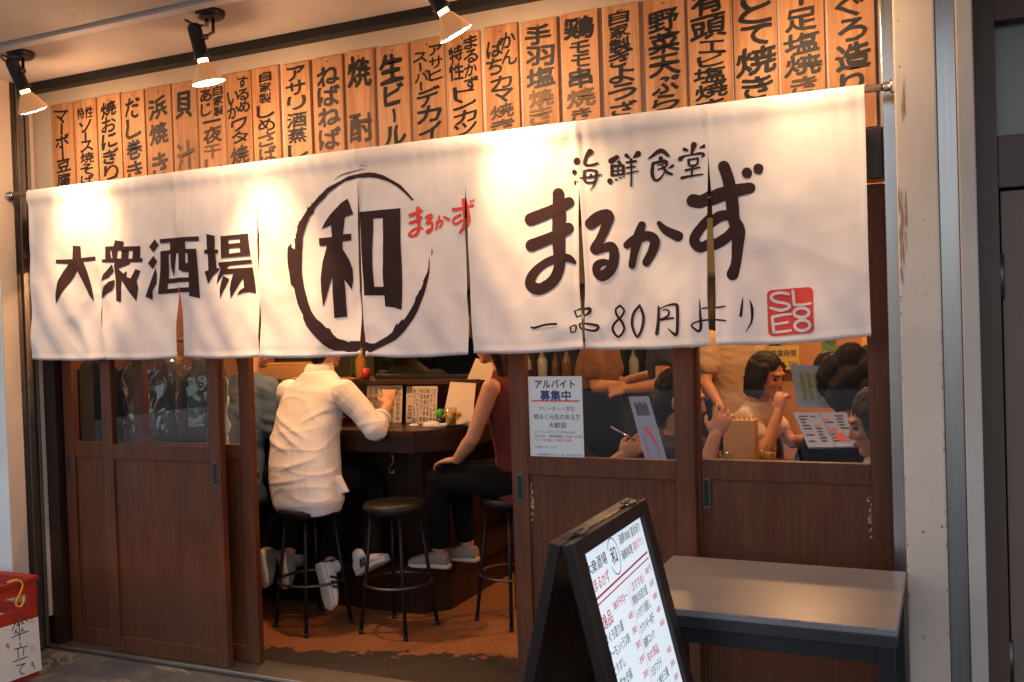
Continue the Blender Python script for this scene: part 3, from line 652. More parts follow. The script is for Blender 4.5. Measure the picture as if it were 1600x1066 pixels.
for st in ([(135, 422, 46), (200, 398, 46), (330, 345, 43), (410, 305, 41)], [(148, 608, 46), (240, 575, 42), (330, 540, 42), (412, 492, 43)],
           [(332, 240, 42), (342, 400, 50), (350, 600, 47), (358, 760, 42), (318, 862, 42), (222, 922, 42), (150, 888, 40), (165, 820, 36), (230, 752, 32), (320, 712, 32), (415, 706, 30), (468, 738, 14)],
           [(556, 458, 42), (606, 420, 46), (665, 390, 38), (692, 405, 44), (668, 480, 38), (628, 570, 34), (592, 640, 42)], [(600, 645, 38), (655, 632, 32), (712, 622, 36), (733, 680, 36), (715, 775, 38), (645, 832, 40), (600, 808, 34), (606, 758, 32), (660, 735, 25), (735, 755, 18)]): brush(*B, st)
B = (m, 970, 240, 4.633)
for st in ([(152, 512, 30), (125, 600, 38), (95, 720, 30), (78, 800, 27)], [(42, 655, 28), (110, 612, 36), (200, 588, 35), (250, 625, 38), (232, 700, 36), (188, 778, 32)], [(282, 498, 18), (330, 548, 30), (428, 595, 38)],
           [(530, 338, 48), (600, 345, 48), (700, 302, 52), (830, 268, 46), (925, 250, 40)], [(740, 95, 43), (770, 200, 45), (790, 350, 48), (800, 480, 46), (832, 560, 52), (825, 680, 44), (815, 800, 38), (790, 880, 46)],
           [(765, 448, 36), (690, 460, 40), (600, 535, 38), (550, 620, 39), (595, 678, 38), (680, 650, 40), (750, 605, 38), (795, 545, 30)], [(905, 140, 38)], [(990, 112, 38)]): brush(*B, st)
B = (m, 880, 215, 6.667)
for st in ([(138, 245, 37)], [(112, 358, 25)], [(130, 468, 26)], [(275, 148, 34), (240, 192, 22), (220, 272, 17), (280, 285, 13), (352, 262, 11)], [(215, 350, 14), (222, 448, 15), (280, 465, 10), (335, 440, 12), (342, 345, 14)], [(215, 345, 11), (275, 334, 12), (340, 342, 11)],
           [(170, 420, 7), (290, 405, 12), (395, 380, 6)], [(285, 385, 14)], [(335, 440, 12), (312, 500, 8), (275, 550, 3)],
           [(495, 240, 30), (555, 200, 24)], [(575, 250, 18), (590, 262, 14)], [(505, 290, 18), (505, 385, 18)], [(505, 388, 12), (632, 372, 12)], [(622, 290, 17), (625, 370, 14)], [(505, 295, 14), (615, 282, 13)], [(565, 300, 9), (568, 380, 9)], [(520, 342, 8), (620, 330, 8)], [(485, 448, 29)], [(545, 433, 11), (560, 428, 8)], [(585, 416, 8), (600, 410, 7)], [(622, 404, 7), (636, 400, 6)],
           [(655, 182, 22), (680, 205, 13)], [(775, 165, 33), (735, 198, 13)], [(655, 255, 11), (750, 240, 14)], [(660, 308, 11), (745, 296, 10)], [(660, 367, 9), (778, 342, 7)], [(705, 225, 15), (710, 350, 10), (708, 498, 10)],
           [(893, 212, 10), (1010, 132, 24), (1092, 187, 15)], [(1012, 215, 26)], [(935, 262, 16), (1055, 238, 16), (1078, 268, 15), (1060, 300, 11), (990, 325, 9)], [(985, 283, 8), (1060, 262, 7)], [(930, 270, 16), (930, 380, 19), (965, 440, 14), (1020, 410, 11), (1055, 355, 8)], [(1035, 292, 12), (1075, 350, 17), (1135, 377, 13)], [(1140, 290, 17), (1105, 312, 9)],
           [(1358, 75, 33), (1335, 165, 13)], [(1262, 120, 20), (1290, 132, 13)], [(1465, 88, 21), (1425, 105, 9)], [(1222, 218, 27), (1262, 190, 12), (1320, 178, 9), (1435, 163, 14), (1465, 185, 13), (1440, 202, 7)], [(1305, 230, 15), (1322, 288, 14), (1395, 276, 12), (1402, 215, 14)], [(1305, 228, 10), (1400, 212, 11)], [(1350, 292, 12), (1342, 400, 11)], [(1280, 337, 13), (1425, 307, 9)], [(1240, 416, 17), (1330, 396, 11), (1458, 380, 9)]): brush(*B, st)
B = (m, 820, 450, 8)
for st in ([(105, 452, 8), (150, 466, 15), (300, 432, 13), (425, 430, 15)], [(640, 285, 10), (662, 350, 10)], [(650, 280, 6), (770, 250, 20), (782, 288, 22), (745, 328, 13), (668, 358, 7)], [(590, 480, 9), (602, 545, 9)], [(600, 545, 9), (648, 540, 9), (656, 462, 11), (595, 476, 7)], [(700, 450, 13), (722, 505, 12), (860, 522, 16), (890, 462, 19), (740, 440, 13), (700, 448, 9)],
           [(1178, 202, 13), (1115, 250, 14), (1128, 325, 16), (1190, 405, 17), (1215, 500, 16), (1142, 592, 15), (1070, 510, 16), (1092, 425, 15), (1190, 335, 14), (1226, 260, 14), (1175, 202, 12)], [(1432, 200, 17), (1350, 305, 18), (1330, 450, 18), (1395, 588, 16), (1462, 490, 18), (1480, 330, 18), (1430, 200, 16)]): brush(*B, st)
B = (m, 1010, 440, 5.714)
for st in ([(122, 212, 10), (115, 330, 15), (100, 448, 17)], [(130, 232, 5), (200, 205, 7), (290, 195, 12), (310, 232, 15), (310, 400, 15), (290, 465, 15), (215, 410, 5)], [(165, 240, 5), (222, 245, 8), (215, 295, 11), (130, 328, 9)], [(130, 328, 9), (270, 315, 9)],
           [(515, 165, 4), (522, 300, 11), (525, 400, 13), (505, 440, 11), (447, 390, 8), (470, 362, 7), (560, 346, 9), (685, 355, 7)], [(540, 240, 7), (610, 236, 8), (675, 228, 7)], [(838, 150, 3), (830, 230, 11), (820, 312, 13)], [(900, 170, 3), (920, 250, 13), (915, 360, 9), (865, 455, 3)]): brush(*B, st)
m.build('lettering', DM, noren, norm=False)
m = MB()                                                         # small red まるかず
B = (m, 560, 255, 7.35)
for st in ([(590, 578, 21), (650, 560, 21), (715, 528, 21)], [(590, 665, 18), (660, 640, 18), (712, 605, 20)], [(682, 500, 22), (685, 600, 22), (692, 720, 20), (660, 798, 18), (600, 813, 18), (580, 790, 15), (635, 738, 14), (700, 715, 13), (745, 735, 8)],
           [(780, 605, 19), (830, 575, 19), (838, 600, 19), (790, 668, 19)], [(790, 668, 18), (845, 665, 17), (850, 720, 17), (808, 775, 17), (785, 760, 12), (815, 735, 10), (852, 742, 7)],
           [(935, 590, 12), (922, 660, 14), (900, 735, 12)], [(900, 662, 14), (955, 640, 14), (970, 665, 14), (945, 715, 12)], [(990, 600, 13), (1048, 628, 16)],
           [(1090, 515, 18), (1180, 510, 18), (1300, 475, 18)], [(1210, 412, 22), (1230, 520, 26), (1245, 640, 28), (1225, 720, 24), (1180, 780, 13)], [(1185, 580, 15), (1115, 610, 15), (1095, 655, 15), (1132, 680, 15), (1205, 640, 15)], [(1280, 430, 14)], [(1315, 418, 14)]): brush(*B, st, 1)
m.build('red_lettering', DM, noren, norm=False)
m = MB()                                                         # red seal
B = (m, 1010, 440, 5.714); pts = []
for (cx, cy), a0 in (((1098, 128), 180), ((1428, 112), 270), ((1440, 432), 0), ((1112, 446), 90)):
    for k in range(6): an = R(a0+k*18); pts.append((cx+48*math.cos(an), cy+48*math.sin(an)))
trace(*B, [pts], 1)
_lift[0] = 3
def ell(cx, cy, rx, ry, r): return [(cx+rx*math.cos(k*math.pi/6), cy+ry*math.sin(k*math.pi/6), r) for k in range(13)]
m2 = MB(); B = (m2, 1010, 440, 5.714)
for st in ([(1250, 122, 13), (1180, 108, 13), (1110, 118, 13), (1088, 150, 13), (1130, 185, 13), (1230, 208, 13), (1258, 238, 13), (1180, 264, 13), (1082, 240, 11)], [(1290, 98, 15), (1296, 160, 14), (1302, 220, 12)], [(1302, 220, 12), (1380, 222, 11), (1455, 212, 10)],
           ell(1370, 293, 72, 42, 14), ell(1378, 407, 72, 47, 14), [(1100, 322, 13), (1180, 308, 12), (1268, 302, 11)], [(1100, 322, 13), (1115, 455, 13)], [(1115, 458, 12), (1200, 456, 12), (1272, 448, 11)], [(1110, 390, 11), (1242, 374, 11)]): brush(*B, st, 2)
bmesh.ops.translate(m2.bm, verts=m2.bm.verts[:], vec=(0, -.0014, 0))
m.add(m2.bm, None, True)
for f in m.bm.faces: f.smooth = True
m.build('seal', DM, noren, norm=False)

# ================================================================== SPOT LAMPS UNDER THE EAVE
AMBER = mat('lamp_reflector', (.62, .42, .26), .2, .6); _b = AMBER.node_tree.nodes['Principled BSDF']; _b.inputs['Emission Color'].default_value = (1, .42, .14, 1); _b.inputs['Emission Strength'].default_value = .09
BULB = emit('lamp_lens', (1, .72, .42), 26)
NECK = emit('lamp_neck_glow', (1, .5, .18), 5)
def spot_lamp(x, y, bulb, target, label, kw=1.0, cone=60):
    t = thing('spot_lamp', label, 'spot lamp', (x, y, 2.655), 'spot lamps under the ceiling')
    B = Vector(bulb); D = (Vector(target)-B).normalized(); top = Vector((x, y, 2.655))
    MB().lathe([(0, 0), (.054, 0), (.055, -.008), (.050, -.022), (.040, -.028), (0, -.028)], top, (0, 0, 1), 28).build('ceiling_base', BLACK, t)
    j = B-D*.155                                                  # where the arm takes the housing
    side = D.cross(Vector((0, 1, 0))); side = (side if side.length > .1 else EX).normalized()
    if side.x < 0: side = -side
    a0 = top+Vector((.012, 0, -.026)); a1 = Vector((a0.x, a0.y, j.z+.03))
    m = MB(); m.tube([a0, a1, j+side*.030], .0065, 8); m.lathe([(0, -.012), (.011, -.012), (.011, .012), (0, .012)], j+side*.032, side, 12); m.build('arm', DARKMETAL, t)
    MB().tube([top+Vector((-.018, 0, -.026)), top+Vector((-.02, .0, -.055))], .008, 8).build('stem', ALU, t)
    h = MB(); h.lathe([(0, -.215), (.016, -.213), (.024, -.205), (.026, -.19), (.026, -.10), (.030, -.098), (.031, -.085), (0, -.085)], B, D, 22); h.build('lamp_housing', BLACK, t)
    e = B-D*.21; m = top+Vector((-.02, 0, -.05)); pts = []
    lo = Vector((-.055, -.005, .0))
    for k in range(13):
        q = k/12; pts.append(m*(1-q)**3+(m+Vector((-.03, 0, .012))+lo)*3*q*(1-q)**2+(e+lo*1.1-D*.05)*3*q*q*(1-q)+e*q**3)
    MB().tube(pts, .0042, 8).build('cable', BLACK, t)
    MB().lathe([(.018, -.086), (.0195, -.070)], B, D, 20).build('neck', NECK, t)
    MB().lathe([(.0195, -.070), (.030, -.056), (.050, -.020), (.060, -.004), (.0615, .0), (.060, .003)], B, D, 28).build('reflector', AMBER, t)
    MB().lathe([(.0598, .003), (.045, .007), (.02, .009), (0, .0095)], B, D, 28).build('lens', BULB, t)
    L = bpy.data.lights.new('lamp_light', 'SPOT'); l = bpy.data.objects.new('lamp_light', L); col.objects.link(l)
    L.energy = LAMP_W*4*kw; L.spot_size = R(cone); L.spot_blend = 1; L.shadow_soft_size = .035; L.color = (1, .60, .28)
    l.location = B+D*.03-Vector(t.location); l.rotation_euler = (-D).to_track_quat('Z', 'Y').to_euler(); l.parent = t
    L = bpy.data.lights.new('lamp_spill', 'POINT'); l = bpy.data.objects.new('lamp_spill', L); col.objects.link(l)
    L.energy = LAMP_W*.36*(.5+.5*kw); L.shadow_soft_size = .03; L.color = (1, .58, .30); l.location = B+D*.045-Vector(t.location); l.parent = t
spot_lamp(-3.483, -.2, at(52, 171, -.19), (-3.43, .046, 1.96), 'leftmost black spot lamp, tilted towards the left end of the curtain')
spot_lamp(-2.468, -.2, at(326, 128, -.2), (-2.36, .046, 1.25), 'middle black spot lamp, hanging straight down from the ceiling', 1.5, 56)
spot_lamp(-.47, -.2, (-.42, -.19, 2.40), (-.32, .046, 1.92), 'spot lamp beyond the top right of the picture, lighting the curtain end', .18)
spot_lamp(-1.50, -.2, at(712, 52, -.19), (-1.27, .046, 1.95), 'rightmost black spot lamp, its base above the picture')

# ================================================================== NOTICE ON THE GLASS
o = MB().box(-1.402, -1.192, .2035, .2042, .958, 1.260).build('recruiting_notice', PAPER); o['_org'] = tuple(o.location)
tag(o, 'white recruiting notice with blue heading taped inside the door glass', 'notice')
m = MB(); P0 = Vector((-1.402, .2032, .958)); k = .21/560.
def nl(s, x0, x1, yb, h, mi, bold=.02): m.mi = mi; put_line(m, s, P0, EX, EZ, x0*k, (850-yb)*k*1.0*.302/.302*.95, h*k, (x1-x0)*k, bold)
nl('アルバイト', 62, 500, 118, 92, 0, .03); nl('募集中', 120, 450, 240, 106, 0, .03)
nl('フリーター・学生', 95, 480, 355, 52, 2, .005); nl('明るく元気のある方', 48, 535, 438, 58, 2, .012); nl('大歓迎', 200, 388, 523, 60, 2, .012)
nl('[ホールスタッフ] 17:00~5:00', 50, 475, 582, 32, 2, .0); nl('[仕込み・調理補助] 15:00~23:00', 50, 545, 626, 32, 2, .0); nl('ランチ有 曜日・時間 応相談', 50, 440, 666, 30, 1, .012)
nl('お気軽にスタッフまで', 50, 290, 738, 30, 2, 0); nl('大衆酒場まるかず TEL 06-6245-4321', 70, 548, 812, 26, 2, 0)
m.mi = 1; z = .958+(850-262)*k*.95
for dz in (0,): m.poly([P0+EX*(30*k)+EZ*(z-.958), P0+EX*(530*k)+EZ*(z-.958), P0+EX*(530*k)+EZ*(z-.958+.006), P0+EX*(30*k)+EZ*(z-.958+.006)])
m.build('print', [NAVY, REDPRINT, GREYPRINT], o, norm=False)

# ================================================================== A-FRAME MENU SIGN
sgn = thing('menu_sign', 'dark wooden A-frame sign with handwritten white menu panel', 'signboard', (-.72, -.95, -.012))
UP = Vector((-.24, 0, 1)).normalized(); NO = Vector((1, 0, .24)).normalized(); O = Vector((-.694, 0, 1.007))
def sp(y, d, n=0): return O+EY*y-UP*d+NO*n
H = 1.04
def leaf(front):
    m = MB(); s = 1 if front else -1
    up = UP if front else Vector((-UP.x, 0, UP.z)); no = NO if front else Vector((-NO.x, 0, NO.z)); o0 = O if front else O+Vector((-.052, 0, 0))
    def bar(y0, y1, d0, d1, th=.013, n0=0):
        c = o0+EY*((y0+y1)/2)-up*((d0+d1)/2)-no*(th/1-n0); m.obox(c, EY, up, no, (y1-y0)/2, (d1-d0)/2, th, .003)
    Y0, Y1 = -1.215, -.700
    bar(Y0, Y0+.05, 0, H); bar(Y1-.05, Y1, 0, H); bar(Y0+.0505, Y1-.0505, 0, .034); bar(Y0+.0505, Y1-.0505, .86, .91)
    return m, bar
m, _ = leaf(True); m.build('front_frame', SIGNWOOD, sgn)
m, _ = leaf(False); m.build('back_frame', SIGNWOOD, sgn)
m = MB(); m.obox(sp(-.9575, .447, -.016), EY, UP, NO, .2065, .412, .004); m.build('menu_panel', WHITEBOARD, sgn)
m = MB(); m.obox(sp(-.9575, .447, -.0225), EY, UP, NO, .2075, .413, .002); m.build('glow_stop_board', BLACK, sgn)  # unseen plate, added to stop the panel's glow leaking into the frame
m = MB(); o0 = O+Vector((-.052, 0, 0)); ub = Vector((.24, 0, 1)).normalized(); nb = Vector((-1, 0, .24)).normalized()
m.obox(o0+EY*-.9575-ub*.451-nb*.016, EY, ub, nb, .2065, .408, .004); m.build('back_panel', SIGNWOOD, sgn)
m = MB()
for y in (-1.12, -.78): m = MB(); m.obox(Vector((-.715, y, 1.010)), EX, EY, EZ, .016, .020, .0015); m.tube([(-.718, y-.020, 1.012), (-.718, y+.020, 1.012)], .0035, 8); m.build('hinge', DARKMETAL, sgn)
m = MB(); PN = -.0112
W0 = -1.163; PX = .405/410.                                      # panel coordinates: x 0..410 across, y down from 0 at the panel's top
def sl(s, x, y, h, mi, w=None, jig=.06, bold=.007): y *= .70; h *= .74; m.mi = mi; put_line(m, s, sp(W0, .036, PN), EY, UP, x*PX, -y*PX, h*PX, w*PX if w else None, bold, jig)
def rule(x0, y0, x1, y1, t, mi):
    y0 *= .70; y1 *= .70; t *= .8; m.mi = mi; dx, dy = x1-x0, y1-y0; l = math.hypot(dx, dy); nx, ny = -dy/l*t/2, dx/l*t/2
    m.poly([sp(W0+x*PX, .036+y*PX, PN) for x, y in ((x0+nx, y0+ny), (x1+nx, y1+ny), (x1-nx, y1-ny), (x0-nx, y0-ny))])
sl('大衆酒場', 6, 64, 40, 0, 128); sl('まるかず', 22, 118, 40, 1, 104); sl('和', 158, 82, 58, 0, 44)
pts = [(182+34*math.cos(R(a)), 62+58*math.sin(R(a))) for a in range(-150, 165, 9)]
for p, q in zip(pts, pts[1:]): rule(*p, *q, 3, 0)
sl('海鮮1000', 234, 42, 36, 0, 84); sl('宴会承り', 324, 42, 35, 0, 76); sl('海鮮料理', 226, 90, 33, 0, 82); sl('宴会プラン', 316, 88, 32, 1, 84)
rule(8, 140, 404, 122, 6, 1); rule(8, 158, 404, 142, 4, 1)
rule(216, 175, 212, 790, 2, 1)
sl('逸品', 18, 232, 46, 1, 66); sl('180円均一', 100, 206, 30, 1, 104); sl('〈おすすめ〉', 222, 200, 34, 1, 124); sl('180円', 352, 186, 26, 1, 50)
for q, (s, p) in enumerate((('まぐろ造り盛', '480'), ('サーモンハラス刺', '380'), ('とりずし', '380'), ('小柱かき揚', '390'), ('たこポン酢', '280'), ('あじ南蛮漬', '280'), ('枝豆', '180'), ('いか焼き', '380'), ('ほたて焼き', '380'), ('冷やっこ', '180'), ('もろきゅう', '180'), ('刺身こんにゃく', '280'), ('ポテトサラダ', '180'), ('牛すじ煮込', '380'), ('げそ揚げ', '280'))):
    sl(s, 12, 276+q*47, 34, 0, 22*len(s)*.9 if len(s) < 7 else 138, .09, .006); sl(p, 172, 268+q*47, 27, 1, 34, .1, .004)
for q, (s, p) in enumerate((('鮮魚のお造り盛', '680'), ('ハマグリ酒蒸し', '480'), ('カワハギ一夜干', '480'), ('海鮮ユッケ', '480'), ('旬の逸品', ''), ('えびフライ', '480'), ('たこ焼き三種', '380'), ('串カツ盛合せ', '380'), ('だし巻玉子', '280'), ('あさり汁', '180'))):
    sl(s, 224, 240+q*47, 33, 1 if q == 4 else 0, 112 if len(s) > 5 else 88, .09, .006)
    if p: sl(p, 362, 232+q*47, 26, 1, 34, .1, .004)
m.build('handwriting', [MARKBLK, MARKRED], sgn, norm=False)

# ================================================================== TABLE BY THE PILLAR
tb = thing('side_table', 'grey topped table with black legs beside the beige pillar', 'table', (-.47, -.28, -.012))
TX0, TX1, TY0, TY1, TZ = -.818, -.124, -.565, -.006, .692
MB().box(TX0, TX1, TY0, TY1, TZ-.018, TZ, .003).build('tabletop', LAMINATE, tb)
EDGE = mat('black_edge', (.014, .014, .016), .45)
m = MB(); r = random.Random(9)
for k in range(70):
    x = TX0+.01+(TX1-TX0-.02)*r.random()**.8; a_ = r.uniform(.001, .012) if r.random() < .7 else r.uniform(.01, .03); b_ = r.uniform(.0006, .0018); m.poly([(x-a_, TY0-.0004, TZ-.0022), (x, TY0-.0004, TZ-.0022-b_), (x+a_, TY0-.0004, TZ-.0022), (x, TY0-.0004, TZ-.0015)])
for k in range(34):
    x, y = TX0+.03+(TX1-TX0-.06)*r.random(), TY0+.02+(TY1-TY0-.04)*r.random(); an = r.uniform(-.6, .6)+(1.2 if r.random() < .3 else 0); l_ = r.uniform(.01, .06); d_ = Vector((math.cos(an), math.sin(an), 0)); n_ = Vector((-d_.y, d_.x, 0))*.0004; p_ = Vector((x, y, TZ+.0003)); m.poly([p_-d_*l_, p_-n_, p_+d_*l_, p_+n_])
m.build('worn_marks', mat('worn_metal', (.42, .38, .36), .5), tb)
m = MB(); m.box(TX0+.002, TX1-.002, TY0+.002, TY0+.022, TZ-.048, TZ-.0185, .002).box(TX0+.002, TX1-.002, TY1-.022, TY1-.002, TZ-.048, TZ-.0185, .002)
m.box(TX0+.002, TX0+.022, TY0+.0225, TY1-.0225, TZ-.048, TZ-.0185, .002).box(TX1-.022, TX1-.002, TY0+.0225, TY1-.0225, TZ-.048, TZ-.0185, .002); m.build('edge_band', EDGE, tb)
m = MB(); m.box(TX0+.04, TX1-.04, TY0+.018, TY0+.038, TZ-.092, TZ-.0485, .002).box(TX0+.04, TX1-.04, TY1-.038, TY1-.018, TZ-.092, TZ-.0485, .002).box(TX0+.012, TX0+.03, TY0+.05, TY1-.05, TZ-.092, TZ-.0485, .002).box(TX1-.03, TX1-.012, TY0+.05, TY1-.05, TZ-.092, TZ-.0485, .002); m.build('apron_rail', BLACKM, tb)
for x in (TX0+.008, TX1-.045):
    for y in (TY0+.010, TY1-.047):
        l = MB().box(x, x+.037, y, y+.037, 0, TZ-.0485, .002).build('leg', BLACKM, tb); MB().lathe([(0, -.012), (.016, -.012), (.016, 0)], (x+.0185, y+.0185, 0), (0, 0, 1), 12).build('foot', RUBBER, l)

# ================================================================== CRATE, HOOK AND UMBRELLA SIGN
CX1, CX0, CY1, CY0 = -3.655, -4.02, -.095, -.50
cr = thing('plastic_crate', 'red plastic crate standing against the left wall pillar', 'crate', ((CX0+CX1)/2, (CY0+CY1)/2, -.012))
m = MB()
for z0, z1 in ((.365, .42), (.24, .30), (.10, .16), (-.012, .045)):
    m.box(CX1-.010, CX1, CY0, CY1, z0, z1, .002).box(CX0, CX0+.010, CY0, CY1, z0, z1, .002).box(CX0+.0105, CX1-.0105, CY1-.010, CY1, z0, z1, .002).box(CX0+.0105, CX1-.0105, CY0, CY0+.010, z0, z1, .002)
m.box(CX0-.008, CX1+.010, CY0-.008, CY0-.0005, .408, .424).box(CX0-.008, CX1+.010, CY1+.0005, CY1+.008, .408, .424).box(CX1+.0005, CX1+.010, CY0, CY1, .408, .424).box(CX1+.0005, CX1+.008, CY0, CY1, .36, .368)
for y in (CY0, (CY0+CY1)/2-.02, CY1-.04):
    for z0, z1 in ((.0455, .0995), (.1605, .2395), (.3005, .3645)): m.box(CX1-.012, CX1+.004, y, y+.04, z0, z1, .001).box(CX0-.002, CX0+.012, y, y+.04, z0, z1, .001)
for x in (CX0+.014, CX1-.054):
    for z0, z1 in ((.0455, .0995), (.1605, .2395), (.3005, .3645)): m.box(x, x+.04, CY1-.012, CY1+.002, z0, z1, .001).box(x, x+.04, CY0-.002, CY0+.012, z0, z1, .001)
m.build('body', REDPLAST, cr)
MB().box(CX0+.011, CX1-.011, CY0+.011, CY1-.011, -.008, .004).build('base', REDPLAST, cr)
XS = CX1+.018
hk = [atx(px, py, XS) for px, py in ((17, 911), (21, 907), (27, 906.5), (33, 909), (35.5, 914), (34, 921), (30, 929), (26, 937), (24.5, 942), (26, 947), (31, 948.5), (35, 945), (37, 939), (37, 933))]
q = [Vector((XS-.022, p.y, p.z)) if k == 0 else p for k, p in enumerate(hk)]
tag(MB().tube(q, .0042, 10).build('s_hook', YELLOW), 'yellow plastic S-hook hooked over the red crate rim', 'hook')
c4 = [atx(px, py, XS+.006) for px, py in ((-10, 985), (58.5, 964), (64.5, 1046.5), (-4, 1072))]
o = MB().prism(c4, (.004, 0, 0)).build('umbrella_sign', PAPER); o['_org'] = tuple(o.location)
tag(o, 'white handwritten card reading 傘立て hung on the red crate', 'sign')
m = MB()
def us(pts, r, mi=0):
    m.mi = mi; P = [atx(x/5.7273, 880+y/5.7273, XS+.0112) for x, y in pts]; r *= .00045
    for a, b in zip(P, P[1:]):
        d = (b-a); 
        if d.length < 1e-6: continue
        n = d.normalized().cross(EX)*r; d2 = d.normalized()*r*.6; m.poly([a+n-d2, b+n+d2, b-n+d2, a-n-d2])
for st in ([(170, 460), (140, 530), (108, 610)], [(170, 460), (215, 495), (252, 525)], [(165, 520), (152, 565)], [(160, 540), (175, 570)], [(200, 510), (190, 545)], [(200, 530), (215, 545)], [(145, 590), (130, 635)], [(142, 610), (162, 632)], [(202, 580), (190, 615)], [(200, 600), (218, 608)], [(105, 668), (180, 635), (258, 608)], [(172, 530), (178, 690)],
           [(178, 710), (185, 750)], [(132, 770), (250, 742)], [(160, 770), (165, 850)], [(215, 762), (207, 825)], [(118, 885), (245, 838)], [(145, 920), (225, 898), (190, 930), (178, 965), (190, 990), (222, 990)]): us(st, 5)
for cx, cy in ((290, 515), (292, 757), (292, 905), (70, 740)): us([(cx+17*math.cos(a*.6), cy+17*math.sin(a*.6)) for a in range(10)], 3, 1)
us([(60, 720), (80, 760)], 5, 1); us([(285, 885), (310, 945)], 4, 0)
m.build('handwriting', [GREYPRINT, REDPRINT], o, norm=False)

# ================================================================== THE ROOM
def room(name, label, mb, m, cat='wall'): return tag(mb.build(name, m), label, cat)
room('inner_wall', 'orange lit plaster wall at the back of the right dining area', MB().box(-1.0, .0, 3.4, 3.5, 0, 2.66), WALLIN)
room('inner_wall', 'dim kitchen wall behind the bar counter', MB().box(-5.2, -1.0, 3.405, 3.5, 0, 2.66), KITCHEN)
room('inner_wall', 'right end wall of the dining room, seen edge on', MB().box(-.09, .0, .31, 3.4, 0, 2.66), WALLIN)
room('inner_wall', 'left end wall of the shop beyond the hanging clothes', MB().box(-5.2, -5.1, .2, 3.4, 0, 2.66), WALLIN)
room('wood_partition', 'orange planked partition wall behind the hanging clothes at left', MB().box(-5.1, -3.42, .80, .84, 0, 2.66), PLANKIN)
room('wall_corner_post', 'dark wooden post standing at the back wall right of the shelves', MB().box(-1.06, -.99, 3.33, 3.404, 0, 2.66), DARKWOOD, 'post')
# pendant lamps, hung above the line of the curtain
SHADE = mat('lamp_shade', (.05, .03, .02), .5)
def pendant(x, y, z, wt, label):
    t = thing('pendant_lamp', label, 'pendant lamp', (x, y, z), 'pendant lamps in the room')
    MB().lathe([(.02, .16), (.03, .15), (.07, .08), (.11, .02), (.112, .02), (.075, .078), (.03, .14)], (x, y, z), (0, 0, 1), 24).build('lamp_shade', SHADE, t)
    MB().tube([(x, y, z+.15), (x, y, 2.66)], .003, 6).build('cord', BLACK, t)
    MB().lathe([(0, -.03), (.02, -.025), (.03, 0), (.028, .025), (.014, .06), (0, .06)], (x, y, z+.03), (0, 0, 1), 16).build('bulb', emit('pendant_bulb', (1, .6, .3), 8) if 'pendant_bulb' not in MATS else MATS['pendant_bulb'], t)
    L = bpy.data.lights.new('pendant_light', 'POINT'); l = bpy.data.objects.new('pendant_light', L); col.objects.link(l)
    L.energy = wt; L.shadow_soft_size = .05; L.color = (1, .52, .22); l.location = (0, 0, -.02); l.parent = t
pendant(-2.92, .72, 2.12, ROOM_W*1.45, 'pendant lamp over the stools behind the curtain')
pendant(-2.75, 1.75, 2.22, ROOM_W*.5, 'pendant lamp over the bar counter')
pendant(-3.6, 2.4, 2.25, ROOM_W*.7, 'pendant lamp over the kitchen')
pendant(-.75, 2.3, 2.22, ROOM_W*1.9, 'pendant lamp over the right dining tables')
pendant(-.55, .72, 2.15, ROOM_W*.6, 'pendant lamp just inside the right window')
pendant(-1.7, 2.9, 2.25, ROOM_W*.55, 'pendant lamp by the back shelves')
pendant(-3.62, .50, 2.2, ROOM_W*.5, 'pendant lamp over the hanging clothes')

# bar counter
ct = thing('bar_counter', 'dark wooden bar counter with angled corner', 'counter', (-2.9, 1.4, 0))
CT = [(-5.05, 1.05), (-2.40, 1.05), (-2.235, 1.22), (-2.235, 2.9), (-2.55, 2.9), (-2.55, 1.46), (-5.05, 1.46)]
MB().prism([(x, y, .915) for x, y in CT], (0, 0, .03)).build('countertop', COUNTER, ct)
def inset(k): return [(-5.05, 1.05+k), (-2.40-k*.4, 1.05+k), (-2.235-k, 1.22+k*.4), (-2.235-k, 2.9)]
def strip(mb, path, z0, z1, th):
    for (x0, y0), (x1, y1) in zip(path, path[1:]):
        d = Vector((x1-x0, y1-y0, 0)); n = Vector((-d.y, d.x, 0)).normalized()*th
        if n.y < 0 and abs(d.y) < .01: n = -n
        mb.prism([(x0, y0, z0), (x1, y1, z0), (x1+n.x, y1+n.y, z0), (x0+n.x, y0+n.y, z0)], (0, 0, z1-z0))
m = MB(); strip(m, inset(.012), .835, .9145, .02); m.build('apron', DARKWOOD, ct)
m = MB(); strip(m, inset(.26), .0, .834, .03); m.build('front_panel', DARKWOOD, ct)
m = MB(); m.prism([(-5.05, 1.12, .2), (-2.43, 1.12, .2), (-2.30, 1.26, .2), (-2.30, 2.9, .2), (-2.48, 2.9, .2), (-2.48, 1.32, .2), (-5.05, 1.32, .2)], (0, 0, .05)); m.prism([(-5.05, 1.17, 0), (-2.47, 1.17, 0), (-2.35, 1.29, 0), (-2.35, 2.9, 0), (-2.45, 2.9, 0), (-2.45, 1.33, 0), (-5.05, 1.33, 0)], (0, 0, .199)); m.build('foot_ledge', DARKWOOD, ct)
m = MB(); m.box(-5.05, -2.55, 1.462, 1.49, .5, 1.15).box(-5.05, -2.20, 1.40, 1.78, 1.151, 1.178, .003); m.box(-2.55, -2.52, 1.491, 2.9, .5, 1.15); m.build('raised_shelf', COUNTER, ct)
hkp = [atz(608, 700, .835)+Vector((0, .02, 0))]
hx, hy = -2.53, 1.055
